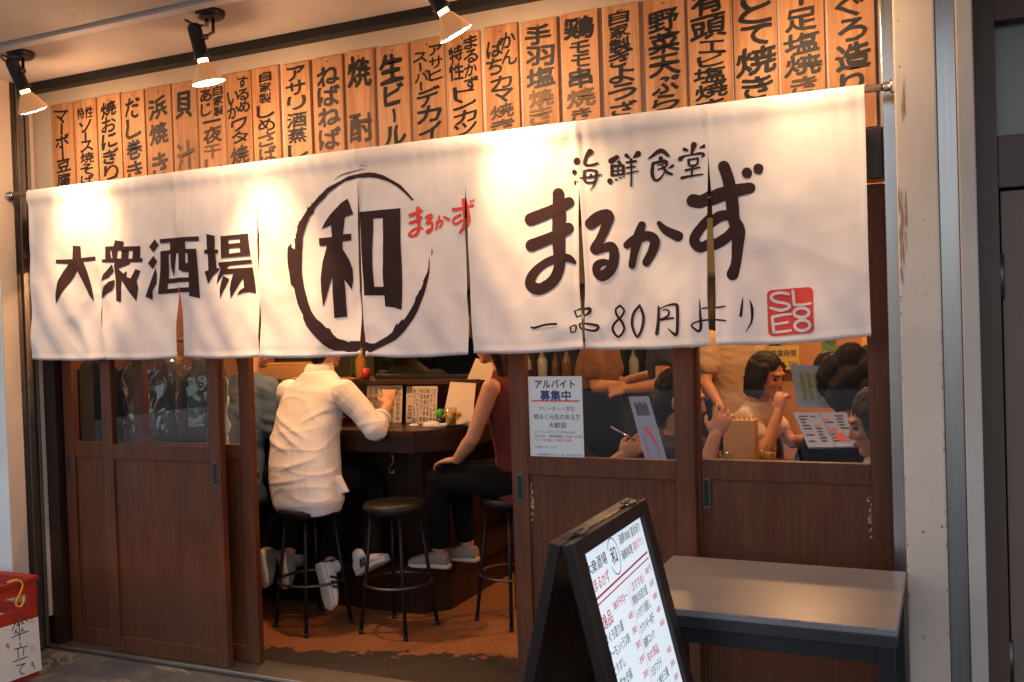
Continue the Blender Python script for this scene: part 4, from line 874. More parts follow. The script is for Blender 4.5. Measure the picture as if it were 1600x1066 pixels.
tag(MB().tube([(hx, hy, .832), (hx+.012, hy-.006, .815), (hx+.016, hy-.008, .795), (hx+.002, hy-.008, .775), (hx-.012, hy-.008, .758), (hx-.008, hy-.008, .738), (hx+.008, hy-.008, .734), (hx+.018, hy-.008, .75)], .004, 8).build('bag_hook', DARKMETAL), 'S-shaped metal bag hook under the counter edge', 'hook')
# things on the shelf and counter
b = MB(); b.box(-3.74, -3.36, 1.52, 1.73, 1.179, 1.19, .001).box(-3.74, -3.725, 1.52, 1.73, 1.1905, 1.27).box(-3.375, -3.36, 1.52, 1.73, 1.1905, 1.27).box(-3.7245, -3.3755, 1.52, 1.535, 1.1905, 1.27).box(-3.7245, -3.3755, 1.715, 1.73, 1.1905, 1.27)
tag(b.build('wooden_tray', LIGHTWOOD), 'pale wooden box tray on the raised shelf behind the customers', 'tray')
gc = thing('display_case', 'black glass display case on the raised counter shelf', 'display case', (-2.6, 1.6, 1.179))
MB().box(-2.90, -2.22, 1.50, 1.74, 1.179, 1.20, .003).box(-2.90, -2.22, 1.70, 1.74, 1.2005, 1.40).box(-2.90, -2.22, 1.50, 1.70, 1.39, 1.40).build('case', BLACK, gc)
MB().box(-2.90, -2.22, 1.498, 1.502, 1.2005, 1.39).build('glass_front', GLASS2, gc)
def lathe_thing(name, label, cat, prof, c, mt, group=None, n=20): return tag(MB().lathe(prof, c, (0, 0, 1), n).build(name, mt), label, cat, group)
lathe_thing('sauce_bottle', 'orange and dark sauce bottle left of the display case', 'bottle', [(0, 0), (.028, 0), (.03, .01), (.03, .1), (.012, .14), (.012, .17), (0, .172)], (-3.02, 1.55, 1.179), mat('amber_bottle', (.35, .16, .04), .25))
lathe_thing('red_cup', 'small red cup on the shelf beside the display case', 'cup', [(0, 0), (.02, 0), (.026, .06), (.023, .06), (.018, .004), (0, .004)], (-2.93, 1.46, 1.179), REDPLAST)
tag(MB().box(-3.16, -2.99, 1.43, 1.49, 1.1785, 1.187, .002).build('orange_tray', mat('orange_paint', (.5, .14, .04), .5)), 'flat orange tray at the front edge of the raised shelf', 'tray')
tag(MB().box(-3.40, -3.18, 1.42, 1.50, 1.1785, 1.192, .004).build('folded_cloth', mat('white_cloth', (.65, .6, .52), .9)), 'folded pale cloth on the raised shelf by the wooden tray', 'cloth')
lathe_thing('glass_bottle', 'dark green bottle on the shelf behind the white shirt man', 'bottle', [(0, 0), (.034, 0), (.036, .02), (.036, .15), (.014, .2), (.014, .26), (0, .262)], (-3.12, 1.66, 1.179), mat('green_bottle', (.02, .07, .03), .12))
def leaning_menu(x0, x1, y, z0, z1, lean, label, lines, mt=WARMPAPER, bold=.01):
    ez = Vector((0, lean, 1)).normalized(); o = Vector(((x0+x1)/2, y, z0)); h = (z1-z0); w2 = x1-x0
    m = MB(); m.obox(o+ez*h/2+EY*.0015, EX, ez.cross(EX), ez, w2/2, .0012, h/2)
    t = tag(m.build('standing_menu', mt), label, 'menu', 'standing menus on the counter'); t['_org'] = tuple(t.location)
    n = len(lines); m = MB()
    for k, s in enumerate(lines):                                # written in upright columns, right to left
        cx = w2/2-(k+.7)*w2/(n+.4); hh = h*.9/len(s)
        for j, c in enumerate(s): put_char(m, c, o-ez.cross(EX)*.0 - EY*.0008, EX, ez, cx-w2/(n+.4)*.36, cx+w2/(n+.4)*.36, h*.95-(j+.92)*hh, h*.95-(j+.08)*hh, bold, .08)
    m.build('writing', GREYPRINT, t, norm=False)
leaning_menu(-2.90, -2.675, 1.40, .947, 1.147, .12, 'standing handwritten menu next to the hand of the white shirt man', ['本日のおすすめ', '刺身盛合せ', 'いか一夜干', '牛すじ煮込', '焼きなす', '冷やっこ'])
leaning_menu(-2.66, -2.61, 1.42, .947, 1.14, .1, 'narrow blank menu card between the two handwritten menus', ['一品'])
leaning_menu(-2.59, -2.44, 1.36, .947, 1.145, .14, 'standing menu with many fine columns left of the green cap', ['生ビール中大瓶', 'ハイボール各種', '焼酎いも麦米', '日本酒冷熱燗', '梅酒サワー類', 'ソフトドリンク', '酎ハイレモン'])
tag(MB().prism([(-2.40, 1.345, .947), (-2.20, 1.30, .947), (-2.195, 1.35, 1.16), (-2.37, 1.40, 1.165)], (0, .001, 0)).build('paper_sheet', WARMPAPER), 'large pale paper sheet standing behind the towels near the red top woman', 'paper')
tag(MB().prism([(-2.27, 1.40, 1.179), (-2.06, 1.43, 1.165), (-2.075, 1.46, 1.235), (-2.24, 1.45, 1.285)], (0, .001, 0)).build('paper_sheet', WARMPAPER), 'slanted pale paper on the raised shelf right of the display case', 'paper')
def towel(x, y, rx, ry, h, label):
    m = MB(); n = 18; g = []
    for i in range(7):
        a = i/6*math.pi/2; r = math.cos(a); z = math.sin(a)**.7*h
        g.append([m.bm.verts.new((x+rx*r*math.cos(k*2*math.pi/n)*(1+.12*noise.noise(Vector((k*.9, i*.7, x*9)))), y+ry*r*math.sin(k*2*math.pi/n), .9455+z*(1+.2*noise.noise(Vector((k*.5, i, y*9)))))) for k in range(n)])
    for A, B in zip(g, g[1:]):
        for k in range(n): f = m.bm.faces.new((A[k], A[(k+1) % n], B[(k+1) % n], B[k])); f.smooth = True
    m.bm.faces.new(g[0][::-1])
    return tag(m.build('hand_towel', MATS['white_cloth']), label, 'towel', 'hand towels on the counter')
towel(-2.68, 1.20, .052, .03, .026, 'rolled white hand towel by the white shirt man'); towel(-2.395, 1.235, .052, .035, .03, 'folded white hand towel in front of the green cap')
towel(-2.52, 1.27, .03, .02, .012, 'flat white hand towel in front of the finely written menu')
gb = thing('sauce_jar', 'small dark jar with round green cap on the counter', 'jar', (-2.385, 1.31, .946))
MB().lathe([(0, 0), (.022, 0), (.024, .01), (.024, .04), (0, .04)], (-2.385, 1.31, .946), (0, 0, 1), 16).build('jar', BLACK, gb)
MB().lathe([(0, .0405), (.02, .0405), (.026, .055), (.024, .072), (.012, .084), (0, .087)], (-2.385, 1.31, .946), (0, 0, 1), 16).build('cap', mat('green_cap', (.05, .35, .03), .35), gb)
DISH = mat('white_dish', (.7, .66, .6), .25)
lathe_thing('plate', 'white dish on the counter before the red top woman', 'plate', [(0, 0), (.04, 0), (.075, .012), (.078, .016), (.04, .006), (0, .006)], (-2.31, 1.30, .9455), DISH)
GLS = glass('tumbler_glass', (.9, .92, .9), 1.6)
def tumbler(x, y, z, label, drink=None):
    t = thing('tumbler', label, 'glass', (x, y, z), 'drinking glasses')
    MB().lathe([(0, .001), (.026, .001), (.033, .1), (.031, .1), (.024, .008), (0, .008)], (x, y, z), (0, 0, 1), 18).build('glass', GLS, t)
    if drink: MB().lathe([(0, .009), (.0235, .009), (.029, .075), (0, .075)], (x, y, z), (0, 0, 1), 18).build('drink', drink, t)
BEER = mat('beer', (.75, .4, .05), .2)
tumbler(-2.29, 1.245, .9455, 'clear tumbler of beer on the counter corner', BEER); tumbler(-2.70, 1.30, .9455, 'clear tumbler behind the towel by the white shirt man')
lathe_thing('small_dish', 'small pale dish at the counter edge near the red top woman', 'dish', [(0, 0), (.03, 0), (.045, .018), (.042, .018), (.028, .005), (0, .005)], (-2.335, 1.215, .9455), DISH)

# stools
def stool(x, y, h, a, label):
    t = thing('bar_stool', label, 'stool', (x, y, 0), 'black bar stools at the counter')
    MB().lathe([(0, h-.045), (.145, h-.045), (.155, h-.035), (.158, h-.02), (.150, h-.004), (.12, h+.002), (0, h+.004)], (x, y, 0), (0, 0, 1), 28).build('seat', BLACKM, t)
    for k in range(4):
        an = a+k*math.pi/2; c, s = math.cos(an), math.sin(an)
        l = MB().tube([(x+.115*c, y+.115*s, h-.046), (x+.185*c, y+.185*s, .012)], .0095, 8).build('leg', BLACKM, t)
        MB().lathe([(0, 0), (.012, 0), (.012, .02), (.0095, .02)], (x+.186*c, y+.186*s, 0), (0, 0, 1), 10).build('rubber_foot', RUBBER, l)
    MB().tube([(x+.163*math.cos(k*.262), y+.163*math.sin(k*.262), .235) for k in range(24)], .007, 8, False, True).build('foot_ring', DARKMETAL, t)
stool(-2.88, .84, .60, R(-64), 'bar stool under the man in the white shirt')
stool(-2.44, .93, .62, R(-50), 'empty bar stool between the white shirt man and the red top woman')
stool(-1.97, 1.24, .62, R(-70), 'bar stool under the woman in the red top')
stool(-3.36, .88, .60, R(-26), 'bar stool under the person in the blue shirt')

# ================================================================== PEOPLE
SKIN = mat('skin', (.50, .255, .155), .5); HAIR = mat('dark_hair', (.011, .007, .005), .6, 0, .2); LIP = mat('lips', (.35, .09, .07), .5); EYE = mat('eyes', (.012, .01, .01), .2)
def noisy(m, sc_, amt):
    t = m.node_tree; f = _noise(t, _coords(t, (1, 1, 1)), sc_, 4, .6); b0 = t.nodes['Principled BSDF'].inputs['Base Color'].default_value[:3]
    _base(m, _ramp(t, f, [(.3, [x*(1-amt) for x in b0]), (.7, [min(1, x*(1+amt)) for x in b0])])); return m
noisy(SKIN, 18, .14); noisy(HAIR, 60, .5)
class Sol:
    """overlapping solids that a fine voxel skin then joins into one continuous surface"""
    def __init__(s): s.m = MB()
    def cap(s, p0, r0, p1, r1, n=14):
        p0, p1 = Vector(p0), Vector(p1); d = p1-p0; L = d.length
        if L < 1e-5: return s.ell(p0, (r0, r0, r0))
        ax = d/L; prof = [(0, -r0)]+[(r0*math.sin(k*math.pi/10), -r0*math.cos(k*math.pi/10)) for k in range(1, 6)]+[(r1*math.cos(k*math.pi/10), L+r1*math.sin(k*math.pi/10)) for k in range(0, 5)]+[(0, L+r1)]
        s.m.lathe(prof, p0, ax, n); return s
    def chain(s, pts, rs):
        for a, b, ra, rb in zip(pts, pts[1:], rs, rs[1:]): s.cap(a, ra, b, rb)
        return s
    def ell(s, c, r, ax=None, n=16):
        c = Vector(c); X, Y, Z = ax or (EX, EY, EZ); m2 = MB(); m2.lathe([(math.sin(k*math.pi/10), -math.cos(k*math.pi/10)) for k in range(11)], (0, 0, 0), (0, 0, 1), n)
        for v in m2.bm.verts:
            if abs(v.co.z) > .9999: v.co.x = v.co.y = 0
        M = Matrix(((X.x*r[0], Y.x*r[1], Z.x*r[2], c.x), (X.y*r[0], Y.y*r[1], Z.y*r[2], c.y), (X.z*r[0], Y.z*r[1], Z.z*r[2], c.z), (0, 0, 0, 1)))
        s.m.add(m2.bm, M); return s
    def loft(s, secs, n=22, sup=2.4):
        rings = []
        for c, rv, fv in secs:
            c, rv, fv = Vector(c), Vector(rv), Vector(fv); ring = []
            for k in range(n):
                a = 2*math.pi*k/n; ca, sa = math.cos(a), math.sin(a)
                ring.append(s.m.bm.verts.new(c+rv*(abs(ca)**(2/sup)*(1 if ca >= 0 else -1))+fv*(abs(sa)**(2/sup)*(1 if sa >= 0 else -1))))
            rings.append(ring)
        for A, B in zip(rings, rings[1:]):
            for k in range(n): s.m.bm.faces.new((A[k], A[(k+1) % n], B[(k+1) % n], B[k]))
        s.m.bm.faces.new(rings[0][::-1]); s.m.bm.faces.new(rings[-1]); return s
    def skin(s, name, m, parent, vox=.006, smooth=5, wr=None):
        o = s.m.build(name, m, parent)
        r = o.modifiers.new('r', 'REMESH'); r.mode = 'VOXEL'; r.voxel_size = vox; r.use_smooth_shade = True
        q = o.modifiers.new('s', 'SMOOTH'); q.factor = .5; q.iterations = smooth
        dg = bpy.context.evaluated_depsgraph_get(); me = bpy.data.meshes.new_from_object(o.evaluated_get(dg))
        old = o.data; o.modifiers.clear(); o.data = me; bpy.data.meshes.remove(old); me.name = name
        if not me.materials: me.materials.append(m)
        if wr:
            org = Vector(o['_org']); nn = [v.normal.copy() for v in me.vertices]
            for v, nrm in zip(me.vertices, nn): v.co += nrm*wr(v.co+org)
        for p in me.polygons: p.use_smooth = True
        return o
def frame(fd, up):
    fd = Vector(fd).normalized(); up = Vector(up); rt = fd.cross(up).normalized(); up = rt.cross(fd).normalized(); return rt, fd, up
def head_solid(S, c, fd, up, k=1.0):
    rt, f, u = frame(fd, up); c = Vector(c); P = lambda x, y, z: c+rt*(x*k)+f*(y*k)+u*(z*k); ax = (rt, f, u)
    S.ell(P(0, -.012, .030), (.074*k, .094*k, .086*k), ax); S.ell(P(0, .028, -.030), (.058*k, .062*k, .078*k), ax)
    S.ell(P(0, .064, -.088), (.028*k, .026*k, .022*k), ax); S.cap(P(0, .084, .012), .008*k, P(0, .097, -.026), .0115*k)
    S.ell(P(0, .084, -.058), (.022*k, .012*k, .011*k), ax); S.ell(P(0, .078, .030), (.050*k, .014*k, .012*k), ax)
    for x in (-1, 1):
        S.ell(P(x*.074, -.008, -.008), (.010*k, .020*k, .032*k), ax); S.ell(P(x*.036, .066, -.022), (.022*k, .018*k, .018*k), ax)
    return P, ax
def hand(S, w, d, nrm, side, curl=.5, k=1.0, thumb=1):
    """palm and five fingers; d along the hand, nrm out of the back of the hand, side towards the thumb"""
    w = Vector(w); d = Vector(d).normalized(); s = Vector(side); s = (s-d*s.dot(d)).normalized(); b = s.cross(d)
    if b.dot(Vector(nrm)) < 0: b = -b
    S.ell(w+d*.048*k, (.039*k, .050*k, .016*k), (s, d, b))
    for j, (o, L) in enumerate(((.030, .072), (.010, .080), (-.011, .074), (-.030, .058))):
        p0 = w+d*.085*k+s*o*k; a = curl*(1+.12*j); sp_ = s*(o*.25)
        p1 = p0+(d*math.cos(a*.5)-b*math.sin(a*.5))*L*.45*k+sp_*k; p2 = p1+(d*math.cos(a*1.3)-b*math.sin(a*1.3))*L*.32*k; p3 = p2+(d*math.cos(a*2)-b*math.sin(a*2))*L*.24*k
        S.chain([p0-d*.03*k, p0, p1, p2, p3], [.0095*k, .0095*k, .0082*k, .0074*k, .0062*k])
    t0 = w+d*.025*k+s*.028*k; t1 = t0+(s*.75+d*.6-b*.35*thumb).normalized()*.034*k; t2 = t1+(s*.3+d*.85-b*.45*thumb).normalized()*.032*k
    S.chain([t0, t1, t2], [.014*k, .010*k, .0078*k])
def wrinkle(amp, f=9, seed=0, diag=0):
    def g(p):
        q = Vector((p.x*f+seed, p.y*f, p.z*f*1.7+diag*p.x*f)); a = noise.noise(q); b_ = noise.noise(q*2.3+Vector((3, 1, 7)))
        return amp*(1-2*abs(a))*.9+amp*.5*b_
    return g
def person(label, J, shirt=None, sleeve=0, pants=None, wr=.004, girth=1.0, hair=None, face=False, hem=None, group=None, vox=.0065, loose=.014, shoe=None, neckr=.052):
    """J: joints as world points (pel, che, nec, hea, fd, up, shL, elL, waL ... ) - one skin surface, garments over it"""
    t = thing('person', label, 'person', (J['pel'][0], J['pel'][1], 0), group); V = lambda k: Vector(J[k])
    rt, fwd, up = frame(V('bf') if 'bf' in J else V('fd'), (V('nec')-V('pel')))
    g = girth; pel, che, nec = V('pel'), V('che'), V('nec'); wai = pel.lerp(che, .45)
    def torso(S, e, low=0):
        secs = []
        if low: secs.append((pel-up*low, rt*(.165*g+e*1.2), fwd*(.125*g+e*1.2)))
        secs += [(pel, rt*(.165*g+e), fwd*(.122*g+e)), (wai, rt*(.140*g+e*1.1), fwd*(.108*g+e)), (che, rt*(.165*g+e), fwd*(.116*g+e)), (che.lerp(nec, .55), rt*(.168*g+e*.7), fwd*(.092*g+e)), (che.lerp(nec, .86), rt*(.105*g+e*.5), fwd*(.07*g+e*.6)), (nec, rt*(.058+e*.3), fwd*(.058+e*.3))]
        S.loft(secs)
    S = Sol(); torso(S, -.014 if shirt else 0); hc = V('hea'); P, ax = head_solid(S, hc, J['fd'], J.get('hup', (0, 0, 1)), J.get('hk', 1.0))
    S.cap(nec-up*.03, neckr*1.08, P(0, -.022, -.05), neckr*.95)
    arms = {}
    for s in 'LR':
        if 'sh'+s in J:
            a, e, w_ = V('sh'+s), V('el'+s), V('wr'+s); S.chain([a, a.lerp(e, .4), e, e.lerp(w_, .3), w_], [.052*g, .047*g, .039*g, .041*g, .026]); arms[s] = (a, e, w_)
            if 'hd'+s in J: hand(S, w_, J['hd'+s], J.get('hn'+s, (0, 0, 1)), J.get('ht'+s, (0, 1, 0)), J.get('hc'+s, .5), .95)
        if 'kn'+s in J:
            h_, k_, a_ = pel+rt*(.09*(1 if s == 'R' else -1)), V('kn'+s), V('an'+s); S.chain([h_, h_.lerp(k_, .5), k_, k_.lerp(a_, .35), a_], [.085*g, .072*g, .055*g, .053*g, .036])
    S.skin('body', SKIN, t, vox)
    if shirt:
        S = Sol(); torso(S, loose, hem if hem is not None else .06)
        for s, (a, e, w_) in arms.items():
            if sleeve >= .99: b_ = a.lerp(e, .5); c_ = e.lerp(w_, sleeve-1) if sleeve > 1 else e; S.chain([a, b_, e]+([c_] if sleeve > 1 else []), [.062*g+loose*.6, .056*g+loose*.6, .050*g+loose*.5]+([.042*g+loose*.4] if sleeve > 1 else []))
            elif sleeve > 0: S.chain([a, a.lerp(e, sleeve)], [.060*g+loose*.6, .056*g+loose*.7])
        S.skin('shirt', shirt, t, .009, 4, wrinkle(wr, 9, rnd.random()*50, .6))
    if pants:
        S = Sol(); S.loft([(pel-up*.05, rt*(.17*g+.008), fwd*(.13*g)), (pel, rt*(.168*g+.006), fwd*(.125*g+.006)), (pel+up*.1, rt*(.15*g+.004), fwd*(.115*g+.004))])
        for s in 'LR':
            if 'kn'+s in J:
                h_, k_, a_ = pel+rt*(.09*(1 if s == 'R' else -1)), V('kn'+s), V('an'+s); S.chain([h_, h_.lerp(k_, .5), k_, k_.lerp(a_, .35), k_.lerp(a_, J.get('crop', .93))], [.098*g, .085*g, .068*g, .064*g, .055])
        S.skin('trousers', pants, t, .010, 4, wrinkle(.004, 8, rnd.random()*50))
    if hair:
        S = Sol(); kk = J.get('hk', 1.0)
        if hair != 'tied': S.ell(P(0, -.022, .048), (.085*kk, .098*kk, .084*kk), ax); S.ell(P(0, -.052, -.005), (.078*kk, .066*kk, .085*kk), ax)
        else: S.ell(P(0, -.024, .046), (.081*kk, .097*kk, .081*kk), ax); S.ell(P(0, -.055, -.0), (.07*kk, .058*kk, .075*kk), ax); S.ell(P(0, -.125, -.01), (.034, .036, .036), ax)
        if hair == 'short': S.ell(P(0, -.062, -.045), (.060*kk, .045*kk, .062*kk), ax); S.ell(P(0, -.060, -.085), (.046*kk, .036*kk, .045*kk), ax)
        if hair == 'long':
            for q in range(-3, 4): S.chain([P(q*.024, -.06+abs(q)*.010, .03), P(q*.026, -.078+abs(q)*.013, -.08), P(q*.024, -.085+abs(q)*.014, -.2)], [.034, .03, .022])
        if hair == 'bob':
            for q in (-1, 1):
                for y in (-.06, -.03, 0, .022): S.chain([P(q*.066, y, .05), P(q*.078, y, -.02), P(q*.070, y-.004, -.10)], [.03, .024, .016])
            S.chain([P(0, -.075, 0), P(0, -.075, -.1)], [.06, .045])
        if hair == 'big':
            for q in range(26): a = q*2.4; z = -.06+.17*((q*7) % 26)/26; r_ = .088*math.sqrt(max(.05, 1-((z-.03)/.15)**2)); S.ell(P(r_*math.cos(a), -.02+r_*math.sin(a)*1.1, z+.02), (.058, .058, .06), ax)
        S.skin('hair', HAIR, t, .005, 2, lambda p: .0045*noise.noise(Vector((p.x*95+3*noise.noise(p*9), p.y*95, p.z*13)))+.003*noise.noise(p*30))
    if face:
        kk = J.get('hk', 1.0); m = MB()
        for x in (-1, 1): m2 = Sol(); m2.ell(P(x*.030, .0755, .004), (.014*kk, .010*kk, .0055*kk), ax); m2.cap(P(x*.018, .089, .026), .0032, P(x*.046, .076, .026), .0028); m.add(m2.m.bm)
        m.build('eyes', EYE, t, smooth=True); m2 = Sol(); m2.ell(P(0, .0935, -.054), (.020*kk, .007*kk, .0045*kk), ax); m2.ell(P(0, .0915, -.061), (.017*kk, .007*kk, .0045*kk), ax); m2.m.build('lips', LIP, t, smooth=True)
    return t, P, arms
WHITESHIRT = cloth('white_linen', (.80, .78, .77), .06, 700); REDTOP = mat('dark_red_knit', (.105, .012, .012), .85); BLUESHIRT = cloth('blue_chambray', (.10, .15, .225), 0, 700)
BLACKCLOTH = mat('black_cloth', (.006, .006, .007), .95, 0, .15); BROWNTEE = mat('brown_tee', (.20, .10, .045), .9); BEIGE = mat('beige_cotton', (.42, .31, .2), .9); CREAMTEE = mat('cream_tee', (.62, .54, .43), .9)
DENIM = mat('grey_denim', (.09, .10, .13), .9); NAVYCL = mat('navy_cloth', (.02, .03, .06), .9); SHOEW = mat('white_leather', (.62, .6, .58), .5); SHOEG = mat('grey_canvas', (.16, .16, .17), .8); SOLE = mat('rubber_sole', (.60, .56, .50), .6); SHOEB = mat('beige_canvas', (.30, .24, .2), .8)
def shoe(t, heel, toe, up, mt, k=1.0, stripes=False, high=True):
    heel, toe = Vector(heel), Vector(toe); d = (toe-heel).normalized(); up = Vector(up); up = (up-d*up.dot(d)).normalized(); s = d.cross(up); L = (toe-heel).length
    S = Sol(); P = lambda x, y, z: heel+s*x+d*y+up*z
    S.loft([(P(0, .0, .012), s*.028, up*.012), (P(0, .005, .034), s*.036, up*.034), (P(0, L*.3, .036), s*.034, up*.036), (P(0, L*.55, .030), s*.040, up*.030), (P(0, L*.8, .022), s*.044, up*.022), (P(0, L*.96, .016), s*.034, up*.015), (P(0, L, .012), s*.018, up*.009)])
    if high: S.cap(P(0, .035, .05), .036, P(0, .032, .085), .033)
    o = S.skin('shoe', mt, t, .005, 3)
    Z = Sol(); Z.loft([(P(0, -.006, 0), s*.024, up*.013), (P(0, .012, 0), s*.038, up*.014), (P(0, L*.35, 0), s*.036, up*.013), (P(0, L*.7, 0), s*.047, up*.013), (P(0, L*.93, 0), s*.040, up*.012), (P(0, L*1.02, .002), s*.018, up*.009)], 22, 3); Z.skin('sole', SOLE, o, .005, 2)
    if stripes:
        m = MB()
        for sd in (-1, 1):
            for j in range(3):
                y = L*(.36+.11*j); m.obox(P(sd*.0385, y, .034), d, (up*.9+d*.35).normalized(), s, .006, .020, .0035)
        m.obox(P(0, .0, .058), d, up, s, .005, .014, .02); m.build('stripes', BLACK, o)
    return o
# man in the white shirt, from behind
def shirtfold(p):
    q = Vector((p.x*3.4+p.z*5.0, p.z*8.5-p.x*2.5, p.y*4)); q2 = Vector((p.x*8-p.z*7, p.z*12+p.x*4, p.y*8+5))
    w0 = .0034*(1-abs(noise.noise(q)))**8+.0014*(1-abs(noise.noise(q2)))**6-.0015+.003*noise.noise(q*.5)      # pinched crease ridges
    for x0, z0, sl_, L, a in ((-3.02, .985, -.42, .17, .010), (-2.98, .925, -.5, .13, .009), (-3.06, .89, -.3, .12, .008), (-2.90, .80, .3, .12, .007), (-2.95, .72, .15, .15, .007), (-2.86, 1.03, .5, .08, .007), (-2.95, 1.15, -.05, .15, .004)):
        dx = p.x-x0; dz = p.z-z0-sl_*dx-.25*dx*dx
        if abs(dx) < L: w0 += a*(math.exp(-abs(dz)/.010) if dz < 0 else math.exp(-(dz/.022)**2))*(1-(dx/L)**2)
    return max(-.006, w0)
J = dict(pel=(-2.93, .88, .70), che=(-2.975, 1.0, 1.03), nec=(-2.955, 1.055, 1.245), hea=(-2.93, 1.12, 1.385), fd=(.1, 1, -.35), bf=(.12, 1, 0), hup=(0, .2, 1),
    shL=(-3.13, 1.05, 1.145), elL=(-3.22, 1.12, .98), wrL=(-3.06, 1.27, 1.0), hdL=(.5, .8, .2), hnL=(0, 0, 1), htL=(1, 0, 0),
    shR=(-2.775, 1.02, 1.145), elR=(-2.60, 1.03, .965), wrR=(-2.62, 1.185, 1.06), hdR=(-.25, .55, .75), hnR=(.7, -.4, .3), htR=(-.7, .1, .5), hcR=.9,
    knL=(-3.02, 1.29, .66), anL=(-2.86, .97, .30), knR=(-2.78, 1.28, .66), anR=(-2.66, 1.06, .31))
man, P, arms = person('man in a white shirt seen from behind on a bar stool', J, None, 0, BLACKCLOTH, hair='short', girth=.86)
rt, fw, up_ = frame((.12, 1, 0), (-.02, .17, .55)); S = Sol()
pel, che, nec = Vector(J['pel']), Vector(J['che']), Vector(J['nec'])
S.loft([(Vector((-2.865, .835, .555)), rt*.140, fw*.125), (Vector((-2.885, .845, .61)), rt*.178, fw*.145), (Vector((-2.915, .865, .69)), rt*.186, fw*.144), (Vector((-2.94, .895, .79)), rt*.188, fw*.138), (Vector((-2.965, .94, .91)), rt*.187, fw*.130), (che, rt*.190, fw*.122), (Vector((-2.965, 1.03, 1.13)), rt*.190, fw*.105), (Vector((-2.96, 1.045, 1.20)), rt*.132, fw*.082), (nec, rt*.075, fw*.072)], 28, 2.6)
for s in 'LR':
    a, e, w_ = arms[s]; S.chain([a+Vector((0, -.005, -.01)), a.lerp(e, .5), e+Vector((.004, -.010, -.010)), e.lerp(w_, .36)], [.074, .064, .060, .047])
S.loft([(Vector((-2.70, .90, .655)), rt*.018, fw*.02), (Vector((-2.735, .90, .69)), rt*.03, fw*.03), (Vector((-2.77, .89, .73)), rt*.04, fw*.05)])
S.skin('shirt', WHITESHIRT, man, .006, 3, shirtfold)
S = Sol(); c0 = nec+Vector((0, .008, .012))
S.loft([(c0-Vector((0, 0, .022)), rt*.078, fw*.074), (c0+Vector((0, .006, .012)), rt*.071, fw*.068), (c0+Vector((0, .012, .03)), rt*.064, fw*.062)]); S.skin('collar', WHITESHIRT, man, .006, 2)
m = MB(); m.tube([e_ for e_ in (arms['R'][1].lerp(arms['R'][2], .38), arms['R'][1].lerp(arms['R'][2], .46))], .052, 20); m.build('rolled_cuff', WHITESHIRT, man, smooth=True)
shoe(man, (-2.815, .82, .315), (-2.745, .80, .105), (.25, 1.0, .3), SHOEW, 1, True)
shoe(man, (-2.70, .99, .235), (-2.50, .93, .335), (-.35, .15, 1), SHOEW, 1, True)
# woman in the dark red top, seated towards the counter's end
J = dict(pel=(-1.90, 1.25, .70), che=(-1.925, 1.235, 1.02), nec=(-1.965, 1.225, 1.235), hea=(-2.03, 1.22, 1.385), fd=(-1, -.05, -.2), bf=(-1, 0, 0),
    shL=(-1.975, 1.075, 1.155), elL=(-2.07, 1.045, .915), wrL=(-2.185, 1.10, .805), hdL=(-.9, .1, -.12), hnL=(0, 0, 1), htL=(-.2, 1, 0), hcL=.45,
    shR=(-1.965, 1.40, 1.155), elR=(-2.12, 1.44, .98), wrR=(-2.26, 1.36, 1.0), hdR=(-.9, -.2, .1),
    knL=(-2.32, 1.14, .70), anL=(-2.335, 1.16, .345), knR=(-2.30, 1.32, .70), anR=(-2.26, 1.32, .345), crop=.86)
wom, P, arms = person('woman in a dark red sleeveless top on the bar stool by the open door', J, REDTOP, 0, BLACKCLOTH, .003, .9, 'long', False, .10)
shoe(wom, (-2.275, 1.15, .265), (-2.49, 1.13, .265), (0, 0, 1), SHOEB, 1, False, False); shoe(wom, (-2.20, 1.31, .265), (-2.41, 1.30, .265), (0, 0, 1), SHOEB, 1, False, False)
# person in the blue shirt at the left
J = dict(pel=(-3.42, .90, .70), che=(-3.43, 1.0, 1.02), nec=(-3.42, 1.05, 1.24), hea=(-3.40, 1.12, 1.385), fd=(.3, 1, -.3), bf=(.2, 1, 0),
    shR=(-3.265, 1.02, 1.15), elR=(-3.225, 1.02, .955), wrR=(-3.19, 1.24, 1.06), hdR=(.35, .4, .75), hnR=(.6, -.5, 0), htR=(-.6, .2, .4), shL=(-3.58, 1.05, 1.15), elL=(-3.62, 1.1, .96), wrL=(-3.4, 1.28, .99), hdL=(.9, .3, 0),
    knL=(-3.46, 1.28, .66), anL=(-3.22, .93, .33), knR=(-3.27, 1.27, .66), anR=(-3.11, .97, .33))
blu, P, arms = person('person in a blue shirt half hidden behind the left sliding door', J, BLUESHIRT, 1.12, BLACKCLOTH, .006, 1.0, 'short', False, .12, None, .0065, .022)
shoe(blu, (-3.22, .88, .335), (-3.16, .83, .17), (.3, 1, .4), SHOEG); shoe(blu, (-3.12, .92, .315), (-3.06, .86, .165), (.3, 1, .4), SHOEG)
